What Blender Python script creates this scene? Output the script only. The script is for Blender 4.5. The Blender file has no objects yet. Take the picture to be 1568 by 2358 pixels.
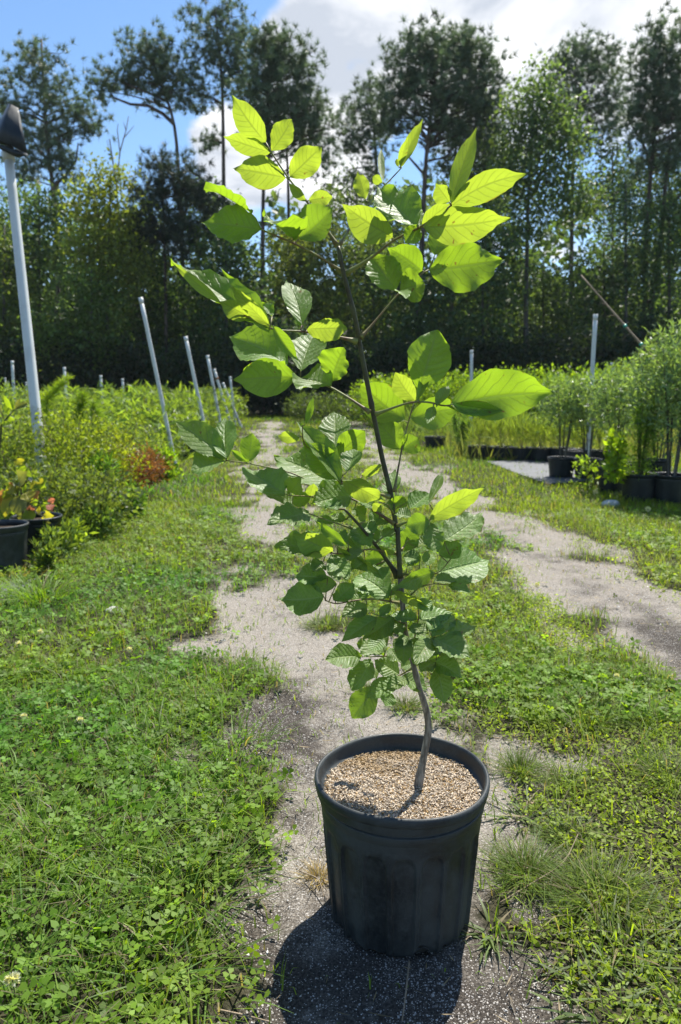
import bpy, math, random
import numpy as np
from mathutils import Vector

# ------------------------------------------------------------------ camera, sky, sun, exposure
SC = bpy.context.scene
COL = SC.collection
rad = math.radians
H = 0.91                      # camera height above the field road
PITCH = rad(9.3)
F = 1703.0                    # focal length in units of a 1568 x 2358 picture grid
CX, CY = 784.0, 1179.0
cam_d = bpy.data.cameras.new('camera')
cam = bpy.data.objects.new('camera', cam_d); COL.objects.link(cam)
cam.location = (0, 0, H)
cam.rotation_euler = (math.pi / 2 - PITCH, 0, 0)
cam_d.sensor_fit = 'VERTICAL'; cam_d.sensor_height = 36.0; cam_d.lens = 36.0 * F / 2358.0
cam_d.clip_start = 0.05; cam_d.clip_end = 3000
cam_d.dof.use_dof = True; cam_d.dof.focus_distance = 1.25; cam_d.dof.aperture_fstop = 7.0
SC.camera = cam
SUN_EL, SUN_AZ = rad(60), rad(25)          # in front of the camera, 25 degrees to the right of +Y
SUNV = np.array([math.sin(SUN_AZ) * math.cos(SUN_EL), math.cos(SUN_AZ) * math.cos(SUN_EL), math.sin(SUN_EL)])
SC.view_settings.view_transform = 'Standard'
SC.view_settings.look = 'None'
SC.view_settings.gamma = 1.0
SC.view_settings.use_curve_mapping = False
SC.view_settings.exposure = 0.92
SC.render.engine = 'CYCLES'
SC.cycles.use_denoising = True
SC.cycles.max_bounces = 8
SC.cycles.diffuse_bounces = 3
SC.cycles.transmission_bounces = 4
SC.cycles.transparent_max_bounces = 4

_ca, _sa = math.cos(PITCH), math.sin(PITCH)
FWD = np.array([0, _ca, -_sa]); UPV = np.array([0, _sa, _ca]); RGT = np.array([1.0, 0, 0])
CAM = np.array([0, 0, H])
def ray(px, py):
    d = FWD + RGT * (px - CX) / F - UPV * (py - CY) / F
    return d / np.linalg.norm(d)
def at(px, py, Y):
    d = ray(px, py); return CAM + d * (Y / d[1])
def G(px, py):
    d = ray(px, py); return CAM + d * (-H / d[2])
def px_per_m(Y): return F / Y

def build_world():
    w = bpy.data.worlds.new('World'); SC.world = w; w.use_nodes = True
    nt = w.node_tree; nt.nodes.clear(); N = nt.nodes.new; L = nt.links.new
    def math_(op, a, b=None, c=None, clamp=False):
        n = N('ShaderNodeMath'); n.operation = op; n.use_clamp = clamp
        for i, v in enumerate((a, b, c)):
            if v is None: continue
            if isinstance(v, (int, float)): n.inputs[i].default_value = v
            else: L(v, n.inputs[i])
        return n.outputs[0]
    sky = N('ShaderNodeTexSky'); sky.sky_type = 'NISHITA'; sky.sun_disc = False
    sky.sun_elevation = SUN_EL; sky.sun_rotation = SUN_AZ
    sky.air_density = 1.0; sky.dust_density = 0.25; sky.ozone_density = 2.5
    hsv = N('ShaderNodeHueSaturation'); hsv.inputs['Saturation'].default_value = 1.12; hsv.inputs['Value'].default_value = 1.0
    L(sky.outputs[0], hsv.inputs['Color'])
    bg = N('ShaderNodeBackground'); bg.inputs['Strength'].default_value = 0.098
    L(hsv.outputs[0], bg.inputs['Color'])
    tc = N('ShaderNodeTexCoord'); sep = N('ShaderNodeSeparateXYZ'); L(tc.outputs['Generated'], sep.inputs[0])
    zz = math_('ADD', math_('MAXIMUM', sep.outputs[2], 0.0), 0.22)
    cmb = N('ShaderNodeCombineXYZ')
    L(math_('DIVIDE', sep.outputs[0], zz), cmb.inputs[0]); L(math_('DIVIDE', sep.outputs[1], zz), cmb.inputs[1])
    n1 = N('ShaderNodeTexNoise'); n1.inputs['Scale'].default_value = 2.3; n1.inputs['Detail'].default_value = 9; n1.inputs['Roughness'].default_value = 0.58
    L(cmb.outputs[0], n1.inputs['Vector'])
    n2 = N('ShaderNodeTexNoise'); n2.inputs['Scale'].default_value = 3.6; n2.inputs['Detail'].default_value = 7; n2.inputs['Distortion'].default_value = 0.3
    L(cmb.outputs[0], n2.inputs['Vector'])
    cover = n1.outputs[0]
    # cloud banks: (pixel x, pixel y, angular radius in degrees, amount)
    for px, py, r, amt in ((980, -20, 14, .27), (1400, 10, 14, .30), (1250, -260, 16, .3), (660, 60, 5, .22), (410, 300, 5.5, .30), (560, 360, 5, .26), (230, 430, 5, .22), (740, 330, 6, .2), (760, 410, 4, .25), (1480, 230, 7, .10),
                           (160, 100, 13, -.36), (300, -160, 14, -.3), (1440, 400, 7, -.25), (1190, 240, 7, -.14), (850, 230, 8, -.12), (1300, 560, 3, .2)):
        d = ray(px, py)
        dn = N('ShaderNodeVectorMath'); dn.operation = 'DOT_PRODUCT'
        L(tc.outputs['Generated'], dn.inputs[0]); dn.inputs[1].default_value = tuple(d)
        mr = N('ShaderNodeMapRange'); mr.interpolation_type = 'SMOOTHSTEP'
        L(dn.outputs['Value'], mr.inputs[0])
        mr.inputs[1].default_value = math.cos(rad(r)); mr.inputs[2].default_value = 1.0
        mr.inputs[3].default_value = 0.0; mr.inputs[4].default_value = amt
        cover = math_('ADD', cover, mr.outputs[0])
    mk = N('ShaderNodeMapRange'); mk.interpolation_type = 'SMOOTHSTEP'
    L(cover, mk.inputs[0]); mk.inputs[1].default_value = 0.57; mk.inputs[2].default_value = 0.72
    cr = N('ShaderNodeValToRGB'); L(n2.outputs[0], cr.inputs[0])
    cr.color_ramp.elements[0].position = 0.38; cr.color_ramp.elements[0].color = (.44, .48, .55, 1)
    cr.color_ramp.elements[1].position = 0.60; cr.color_ramp.elements[1].color = (.92, .92, .93, 1)
    bg2 = N('ShaderNodeBackground'); bg2.inputs['Strength'].default_value = 0.80; L(cr.outputs[0], bg2.inputs['Color'])
    mx = N('ShaderNodeMixShader'); L(mk.outputs[0], mx.inputs[0]); L(bg.outputs[0], mx.inputs[1]); L(bg2.outputs[0], mx.inputs[2])
    out = N('ShaderNodeOutputWorld'); L(mx.outputs[0], out.inputs[0])
build_world()
sun_d = bpy.data.lights.new('sun', 'SUN'); sun_d.energy = 5.0; sun_d.angle = rad(0.55); sun_d.color = (1.0, .955, .87)
sun = bpy.data.objects.new('sun', sun_d); COL.objects.link(sun)
sun.rotation_euler = Vector((-SUNV[0], -SUNV[1], -SUNV[2])).to_track_quat('-Z', 'Y').to_euler()

# ------------------------------------------------------------------ helpers
rng = np.random.default_rng(7)
random.seed(7)
def tag(o, label=None, cat=None, group=None, kind=None):
    for k, v in (('label', label), ('category', cat), ('group', group), ('kind', kind)):
        if v: o[k] = v
    return o
def empty(name, loc, label, cat, group=None):
    o = bpy.data.objects.new(name, None); COL.objects.link(o); o.location = tuple(loc)
    o.empty_display_size = 0.05
    return tag(o, label, cat, group)
def np_mesh(name, V, Fc, tint=None, smooth=False, uv=None, extra=None):
    V = np.asarray(V, dtype=np.float32).reshape(-1, 3); Fc = np.asarray(Fc, dtype=np.int32)
    me = bpy.data.meshes.new(name)
    me.vertices.add(len(V)); me.vertices.foreach_set('co', V.ravel())
    k = Fc.shape[1]
    me.loops.add(Fc.size); me.loops.foreach_set('vertex_index', Fc.ravel())
    me.polygons.add(len(Fc)); me.polygons.foreach_set('loop_start', np.arange(0, Fc.size, k, dtype=np.int32))
    me.update(calc_edges=True)
    if smooth: me.polygons.foreach_set('use_smooth', np.ones(len(Fc), dtype=bool))
    if tint is not None:
        a = me.attributes.new('tint', 'FLOAT_COLOR', 'POINT')
        c = np.ones((len(V), 4), dtype=np.float32); c[:, :3] = tint; a.data.foreach_set('color', c.ravel())
    if extra is not None:
        for nm, arr in extra.items():
            a = me.attributes.new(nm, 'FLOAT', 'POINT'); a.data.foreach_set('value', np.asarray(arr, dtype=np.float32))
    if uv is not None:
        u = me.uv_layers.new(name='UVMap')
        u.data.foreach_set('uv', np.asarray(uv, dtype=np.float32)[Fc.ravel()].ravel())
    me.validate(clean_customdata=False)
    return me
def link(name, me, mat, parent=None, loc=None):
    o = bpy.data.objects.new(name, me); COL.objects.link(o)
    if mat is not None and not me.materials: me.materials.append(mat)
    if parent is not None: o.parent = parent
    if loc is not None: o.location = tuple(loc)
    return o
def frames(P):
    T = np.gradient(P, axis=0); T /= np.linalg.norm(T, axis=1)[:, None] + 1e-12
    ref = np.array([0.31, 0.17, 0.93]) if abs(T[0][2]) < .9 else np.array([1.0, 0.2, 0])
    S = np.cross(T, ref); S /= np.linalg.norm(S, axis=1)[:, None] + 1e-12
    return T, S, np.cross(T, S)
class MB:
    def __init__(s): s.V = []; s.Q = []; s.T = []; s.n = 0
    def add(s, V, Q=(), T=()):
        V = np.asarray(V, float); s.V.append(V)
        if len(Q): s.Q.append(np.asarray(Q) + s.n)
        if len(T): s.T.append(np.asarray(T) + s.n)
        s.n += len(V)
    def tube(s, P, R, n=6, cap=True):
        P = np.asarray(P, float); R = np.broadcast_to(np.asarray(R, float), (len(P),))
        _, S, B = frames(P)
        a = np.arange(n) * 2 * math.pi / n
        V = P[:, None] + R[:, None, None] * (np.cos(a)[None, :, None] * S[:, None] + np.sin(a)[None, :, None] * B[:, None])
        V = V.reshape(-1, 3); i = np.arange(len(P) - 1)[:, None] * n; j = np.arange(n)[None]
        Q = np.stack([i + j, i + (j + 1) % n, i + n + (j + 1) % n, i + n + j], -1).reshape(-1, 4)
        T = []
        if cap:
            V = np.vstack([V, P[:1], P[-1:]]); a0 = len(V) - 2; b0 = len(V) - 1; e = (len(P) - 1) * n
            for k in range(n): T += [(a0, (k + 1) % n, k), (b0, e + k, e + (k + 1) % n)]
        s.add(V, Q, T)
    def lathe(s, prof, n=24, c=(0, 0, 0), rfun=None):
        prof = np.asarray(prof, float); a = np.arange(n) * 2 * math.pi / n
        r = np.repeat(prof[:, :1], n, 1); z = np.repeat(prof[:, 1:2], n, 1)
        if rfun is not None: r, z = rfun(r, z, np.repeat(a[None], len(prof), 0))
        V = np.stack([r * np.cos(a) + c[0], r * np.sin(a) + c[1], z + c[2]], -1).reshape(-1, 3)
        i = np.arange(len(prof) - 1)[:, None] * n; j = np.arange(n)[None]
        Q = np.stack([i + j, i + (j + 1) % n, i + n + (j + 1) % n, i + n + j], -1).reshape(-1, 4)
        s.add(V, Q)
    def mesh(s, name, smooth=True):
        me = bpy.data.meshes.new(name)
        fs = []
        for q in s.Q: fs += q.tolist()
        for t in s.T: fs += t.tolist()
        me.from_pydata(np.vstack(s.V).tolist(), [], fs); me.update()
        if smooth: me.polygons.foreach_set('use_smooth', np.ones(len(me.polygons), dtype=bool))
        return me
    def build(s, name, mat, parent=None, origin=(0, 0, 0), smooth=True):
        o0 = np.asarray(origin, float); s.V = [v - o0 for v in s.V]
        return link(name, s.mesh(name, smooth), mat, parent)
def unit(v): return v / (np.linalg.norm(v, axis=-1, keepdims=True) + 1e-12)
def rdir(n, zbias=0.0):
    d = rng.normal(size=(n, 3)); d[:, 2] += zbias; return unit(d)
def diamonds(C, A, S, Ln, W, bend=0.0):
    """flat leaf quads: base C, axis A, side S, length, width"""
    Ln = np.asarray(Ln)[:, None]; W = np.asarray(W)[:, None]
    N = np.cross(A, S)
    m = C + A * Ln * .45 + N * Ln * bend
    V = np.stack([C, m + S * W * .5, C + A * Ln, m - S * W * .5], 1).reshape(-1, 3)
    Fq = np.arange(len(C) * 4).reshape(-1, 4)
    return V, Fq
def perp(A):
    r = rng.normal(size=A.shape); return unit(np.cross(A, r))
def smoothnoise(x, y, seed=0, oct=4):
    """value noise, vectorised"""
    x = np.asarray(x, float); y = np.asarray(y, float); out = np.zeros_like(x); amp = 1.0; tot = 0
    for o in range(oct):
        xi = np.floor(x).astype(np.int64); yi = np.floor(y).astype(np.int64); fx = x - xi; fy = y - yi
        fx = fx * fx * (3 - 2 * fx); fy = fy * fy * (3 - 2 * fy)
        def h(a, b):
            n = (a * 374761393 + b * 668265263 + (seed + o) * 974711) & 0xffffffff
            n = ((n ^ (n >> 13)) * 1274126177) & 0xffffffff
            return ((n ^ (n >> 16)) & 0xffff) / 65535.0
        v = (h(xi, yi) * (1 - fx) + h(xi + 1, yi) * fx) * (1 - fy) + (h(xi, yi + 1) * (1 - fx) + h(xi + 1, yi + 1) * fx) * fy
        out += v * amp; tot += amp; amp *= .5; x = x * 2.03 + 11.3; y = y * 2.03 + 5.7
    return out / tot

# ------------------------------------------------------------------ materials
def new_mat(name):
    m = bpy.data.materials.new(name); m.use_nodes = True; nt = m.node_tree; nt.nodes.clear()
    out = nt.nodes.new('ShaderNodeOutputMaterial')
    return m, nt, out
class NG:
    """small node graph helper"""
    def __init__(s, nt): s.nt = nt
    def n(s, t, **kw):
        x = s.nt.nodes.new(t)
        for k, v in kw.items(): setattr(x, k, v)
        return x
    def set(s, sock, v):
        if hasattr(v, 'is_output'): s.nt.links.new(v, sock)
        else: sock.default_value = v
    def m(s, op, a, b=None, c=None, clamp=False):
        x = s.n('ShaderNodeMath', operation=op, use_clamp=clamp)
        for i, v in enumerate((a, b, c)):
            if v is not None: s.set(x.inputs[i], v)
        return x.outputs[0]
    def mr(s, v, a, b, c=0.0, d=1.0, smooth=True):
        x = s.n('ShaderNodeMapRange', interpolation_type='SMOOTHSTEP' if smooth else 'LINEAR')
        for i, q in enumerate((v, a, b, c, d)): s.set(x.inputs[i], q)
        return x.outputs[0]
    def mix(s, f, a, b, blend='MIX'):
        x = s.n('ShaderNodeMix', data_type='RGBA', blend_type=blend)
        s.set(x.inputs[0], f); s.set(x.inputs[6], a if hasattr(a, 'is_output') else (*a, 1)); s.set(x.inputs[7], b if hasattr(b, 'is_output') else (*b, 1))
        return x.outputs[2]
    def noise(s, vec, scale, detail=4, rough=.5, out=0):
        x = s.n('ShaderNodeTexNoise'); s.set(x.inputs['Vector'], vec); x.inputs['Scale'].default_value = scale
        x.inputs['Detail'].default_value = detail; x.inputs['Roughness'].default_value = rough
        return x.outputs[out]
    def pbsdf(s, color, rough=.5, spec=.4, normal=None, **kw):
        x = s.n('ShaderNodeBsdfPrincipled'); s.set(x.inputs['Base Color'], color if hasattr(color, 'is_output') else (*color, 1))
        s.set(x.inputs['Roughness'], rough); s.set(x.inputs['Specular IOR Level'], spec)
        if normal is not None: s.set(x.inputs['Normal'], normal)
        return x.outputs[0]
    def bump(s, h, strength=.3, dist=.01):
        x = s.n('ShaderNodeBump'); s.set(x.inputs['Height'], h); x.inputs['Strength'].default_value = strength; x.inputs['Distance'].default_value = dist
        return x.outputs[0]
    def attr(s, name, out='Color'):
        x = s.n('ShaderNodeAttribute', attribute_name=name); return x.outputs[out]
    def gen(s, which='Object'):
        return s.n('ShaderNodeTexCoord').outputs[which]
    def geo(s): return s.n('ShaderNodeNewGeometry').outputs['Position']

def foliage_mat(name, trans=.45, tmul=(1.9, 1.9, .7), rough=.5, spec=.3):
    m, nt, out = new_mat(name); g = NG(nt)
    c = g.attr('tint')
    p = g.pbsdf(c, rough, spec)
    tr = g.n('ShaderNodeBsdfTranslucent'); g.set(tr.inputs[0], g.mix(1.0, c, tmul, 'MULTIPLY'))
    mx = g.n('ShaderNodeMixShader'); mx.inputs[0].default_value = trans
    nt.links.new(p, mx.inputs[1]); nt.links.new(tr.outputs[0], mx.inputs[2]); nt.links.new(mx.outputs[0], out.inputs[0])
    return m
M_GRASS = foliage_mat('grass_blades', .42, (2.1, 2.0, .6), .5, .25)
M_CLOVER = foliage_mat('clover_leaves', .48, (2.1, 2.0, .6), .55, .3)
M_TREE = foliage_mat('tree_leaves', .42, (2.2, 2.1, .7), .5, .35)
M_PINE = foliage_mat('pine_needles', .25, (1.5, 1.5, .8), .5, .4)
M_SHRUB = foliage_mat('shrub_leaves', .42, (2.1, 2.1, .55), .5, .3)
M_WILLOW = foliage_mat('willow_leaves', .40, (2.0, 2.0, .6), .36, .4)
M_WEED = foliage_mat('weed_leaves', .5, (2.3, 2.1, .6), .5, .35)

def simple_mat(name, color, rough=.6, spec=.3, var=.25, nscale=30, bump=.0, color2=None, coord='Object'):
    m, nt, out = new_mat(name); g = NG(nt); v = g.gen(coord)
    nz = g.noise(v, nscale, 5, .6)
    c2 = color2 if color2 is not None else tuple(c * (1 - var) for c in color)
    c = g.mix(g.mr(nz, .35, .65), c2, color)
    nor = g.bump(nz, bump, .005) if bump > 0 else None
    nt.links.new(g.pbsdf(c, rough, spec, nor), out.inputs[0]); return m
def bark_mat(name, dark, light, sc=1.0):
    m, nt, out = new_mat(name); g = NG(nt); v = g.gen('Object')
    mp = g.n('ShaderNodeMapping'); nt.links.new(v, mp.inputs[0]); mp.inputs['Scale'].default_value = (9 * sc, 9 * sc, 1.6 * sc)
    nz = g.noise(mp.outputs[0], 1.0, 6, .65)
    c = g.mix(g.mr(nz, .36, .66), dark, light)
    nt.links.new(g.pbsdf(c, .85, .2, g.bump(nz, .6, .03 / sc)), out.inputs[0]); return m
M_BARK = bark_mat('pine_bark', (.045, .034, .028), (.17, .135, .11))
M_BARK2 = bark_mat('grey_bark', (.04, .037, .032), (.15, .14, .12))
M_TWIG = simple_mat('dry_twig', (.32, .25, .17), .8, .2, .4, 60)
M_WHITE = None
def pole_mat():
    m, nt, out = new_mat('white_plastic_pipe'); g = NG(nt); v = g.gen('Object')
    n1 = g.noise(v, 7, 6, .7); n2 = g.noise(v, 60, 3, .6)
    sep = g.n('ShaderNodeSeparateXYZ'); nt.links.new(v, sep.inputs[0])
    low = g.mr(sep.outputs[2], 1.3, .1)
    dirt = g.m('MULTIPLY', g.mr(n1, .45, .62), g.m('ADD', g.m('MULTIPLY', low, .8), .12))
    c = g.mix(dirt, (.64, .66, .63), (.22, .21, .18)); c = g.mix(g.mr(n2, .55, .8, 0, .25), c, (.45, .45, .42))
    nt.links.new(g.pbsdf(c, .45, .4), out.inputs[0]); return m
M_WHITE = pole_mat()
M_LOCLIP = simple_mat('rusty_metal', (.30, .14, .05), .8, .2, .4, 60)
def pot_mat(name, col=(.011, .0145, .0165), dust=(.050, .057, .056), rough=.42, amount=1.0):
    m, nt, out = new_mat(name); g = NG(nt); v = g.gen('Object')
    n1 = g.noise(v, 9, 6, .65); n2 = g.noise(v, 160, 3, .7); n3 = g.noise(v, 600, 2, .6)
    f = g.m('MULTIPLY', g.m('ADD', g.mr(n1, .38, .66, 0, .85), g.mr(n2, .45, .72, 0, .45)), amount)
    c = g.mix(f, col, dust)
    c = g.mix(g.mr(n3, .64, .74, 0, .35), c, (.10, .105, .10))
    rr = g.m('ADD', g.m('MULTIPLY', f, .35), rough)
    nt.links.new(g.pbsdf(c, rr, .45, g.bump(g.m('ADD', n2, g.m('MULTIPLY', n3, .6)), .12, .002)), out.inputs[0]); return m
M_POT = pot_mat('black_plastic_pot')
M_POTFAR = pot_mat('black_plastic_pot_far', amount=.35)
M_SOIL = simple_mat('potting_soil', (.06, .045, .032), .95, .1, .5, 80, .4)

def leaf_mat(name, front, under, trans, tf=.5, rough=.42):
    """broad leaf: midrib and side veins from the UV map, translucent"""
    m, nt, out = new_mat(name); g = NG(nt)
    uvn = g.n('ShaderNodeUVMap'); sep = g.n('ShaderNodeSeparateXYZ'); nt.links.new(uvn.outputs[0], sep.inputs[0])
    u = sep.outputs[0]; v = g.m('ABSOLUTE', g.m('SUBTRACT', g.m('MULTIPLY', sep.outputs[1], 2.0), 1.0))
    oi = g.n('ShaderNodeObjectInfo'); rnd = oi.outputs['Random']
    pos = g.gen('Object')
    wob = g.m('MULTIPLY', g.m('SUBTRACT', g.noise(pos, 35, 2, .5), .5), .10)
    ph = g.m('ADD', g.m('MULTIPLY', g.m('SUBTRACT', g.m('ADD', u, wob), g.m('MULTIPLY', g.m('POWER', v, 1.2), .22)), 8.5), g.m('MULTIPLY', rnd, 3))
    fr = g.m('ABSOLUTE', g.m('SUBTRACT', g.m('FRACT', ph), .5))
    side = g.mr(fr, .01, .10, 1.0, 0.0)
    side = g.m('MULTIPLY', side, g.mr(v, .97, .75))
    mid = g.mr(v, .025, .10, 1.0, 0.0)
    vo = g.n('ShaderNodeTexVoronoi', feature='DISTANCE_TO_EDGE'); nt.links.new(pos, vo.inputs['Vector']); vo.inputs['Scale'].default_value = 150
    net = g.mr(vo.outputs['Distance'], .0, .09, .55, 0.0)
    vein = g.m('MAXIMUM', g.m('MAXIMUM', side, mid), net)
    mott = g.noise(pos, 22, 5, .6); fine = g.noise(pos, 170, 3, .6)
    base = g.mix(g.mr(mott, .3, .7), front, tuple(c * .72 for c in front))
    base = g.mix(g.m('MULTIPLY', vein, .62), base, under)
    base = g.mix(g.mr(fine, .60, .76, 0, .35), base, (.20, .30, .14))
    blem = g.m('MAXIMUM', g.mr(g.noise(pos, 75, 2, .5), .70, .745), g.m('MULTIPLY', g.mr(v, .90, 1.0), g.mr(g.noise(pos, 28, 2, .5), .58, .68)))
    base = g.mix(g.m('MULTIPLY', blem, .85), base, (.20, .125, .04))
    hs = g.n('ShaderNodeHueSaturation'); g.set(hs.inputs['Value'], g.m('ADD', g.m('MULTIPLY', rnd, .35), .82)); g.set(hs.inputs['Hue'], g.m('ADD', g.m('MULTIPLY', rnd, .03), .485)); nt.links.new(base, hs.inputs['Color'])
    hgt = g.m('ADD', g.m('MULTIPLY', g.m('MAXIMUM', side, mid), -1.0), g.m('ADD', g.m('MULTIPLY', g.m('ABSOLUTE', g.m('SINE', g.m('MULTIPLY', ph, 3.14159))), -.35), g.m('MULTIPLY', net, -.25)))
    nor = g.bump(hgt, .5, .003)
    p = g.pbsdf(hs.outputs[0], g.m('ADD', g.m('MULTIPLY', fine, .22), rough - .04), .55, nor)
    tc = g.mix(g.m('MULTIPLY', g.m('MAXIMUM', side, mid), .62), trans, tuple(c * .38 for c in trans))
    tc = g.mix(g.m('MULTIPLY', net, .25), tc, tuple(c * .6 for c in trans))
    tc = g.mix(g.mr(mott, .3, .75, 0, .4), tc, tuple(c * .72 for c in trans))
    tc = g.mix(g.m('MULTIPLY', blem, .8), tc, (.22, .11, .02))
    tr = g.n('ShaderNodeBsdfTranslucent'); nt.links.new(tc, tr.inputs[0])
    mx = g.n('ShaderNodeMixShader'); mx.inputs[0].default_value = tf
    nt.links.new(p, mx.inputs[1]); nt.links.new(tr.outputs[0], mx.inputs[2]); nt.links.new(mx.outputs[0], out.inputs[0])
    return m
M_LEAF_Y = leaf_mat('young_leaf', (.12, .22, .05), (.26, .36, .12), (.48, .63, .040), .52)
M_LEAF_M = leaf_mat('mature_leaf', (.125, .225, .042), (.33, .43, .13), (.38, .60, .022), .50)
M_LEAF_D = leaf_mat('lower_leaf', (.128, .225, .040), (.34, .43, .14), (.34, .55, .022), .40)
M_STEM = simple_mat('green_stem', (.085, .090, .035), .5, .35, .5, 60, .1, (.05, .042, .024))
M_STEMB = bark_mat('sapling_bark', (.13, .108, .08), (.36, .32, .25), 14)
M_PET = simple_mat('leaf_stalk_green', (.24, .27, .075), .5, .35, .4, 40, 0, (.16, .09, .045))

# ------------------------------------------------------------------ ground masks (all in metres on the ground)
_rowsL = [(2358, 505, 1400), (2200, 540, 1330), (2100, 560, 1175), (1900, 575, 1150), (1700, 540, 1110), (1600, 545, 1020), (1500, 555, 900), (1400, 535, 770), (1330, 555, 700), (1250, 575, 680), (1170, 572, 690), (1100, 585, 672), (1010, 592, 645), (975, 600, 640)]
_rowsR = [(2358, 2300, 2600), (1620, 1585, 2100), (1500, 1390, 1800), (1400, 1268, 1640), (1330, 1195, 1480), (1250, 1115, 1330), (1180, 1040, 1210), (1110, 890, 1040), (1075, 850, 990), (1040, 840, 900), (1005, 820, 850)]
def _conv(rows):
    out = []
    for py, a, b in rows:
        A, B = G(a, py), G(b, py); out.append((A[1], A[0], B[0]))
    out.sort(); return np.array(out)
LT, RT = _conv(_rowsL), _conv(_rowsR)
YEND = 23.0
def tracks(X, Y):
    """signed 'bareness' of the two wheel tracks in metres (positive inside), before noise"""
    la = np.interp(Y, LT[:, 0], LT[:, 1]); lb = np.interp(Y, LT[:, 0], LT[:, 2])
    ra = np.interp(Y, RT[:, 0], RT[:, 1]); rb = np.interp(Y, RT[:, 0], RT[:, 2])
    dl = np.minimum(X - la, lb - X); dr = np.minimum(X - ra, rb - X)
    return dl, dr
_pX, _pY = [], []
def lb_at(Y): return np.interp(Y, LT[:, 0], LT[:, 2])
def creep_patch(X, Y): return smoothnoise(X * 3.4, Y * 2.8, 81, 3) + np.clip((X - .55) * .25, -.06, .10) + np.clip((Y - 1.55) * .25, -.08, .1)
def bare(X, Y):
    X = np.asarray(X, float); Y = np.asarray(Y, float)
    dl, dr = tracks(X, Y)
    s = .05 + .035 * np.clip(Y, 0, 12)
    n = smoothnoise(X * 5, Y * 3.5, 3, 4) - .5
    n2 = smoothnoise(X * 1.6, Y * 1.1, 9, 3) - .5
    d = np.maximum(dl, dr) + n * .42 * np.sqrt(np.clip(Y, .6, 9)) + n2 * .10 * np.sqrt(np.clip(Y, .6, 9))
    b = np.clip(d / s * .5 + .5, 0, 1)
    # grass tongue crossing the left track and the patch behind the pot
    for (px, py, rx, ry) in ((655, 1300, 60, 22), (640, 1290, 50, 18), (760, 1432, 70, 22), (700, 1065, 60, 14)):
        c = G(px, py); e = G(px + rx, py); f = G(px, py - ry)
        q = ((X - c[0]) / (e[0] - c[0])) ** 2 + ((Y - c[1]) / (f[1] - c[1])) ** 2
        b = b * (1 - .8 * np.exp(-q * .9))
    b = b * np.clip((YEND - Y) / 2 + .5, 0, 1)
    q = np.clip((X - lb_at(Y)) / .05 + .5, 0, 1) * np.clip((2.15 - Y) / .35, 0, 1)
    b = np.maximum(b, q * np.clip(.80 - (creep_patch(X, Y) - .44) * 5.5, 0, .82))
    return b

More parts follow.
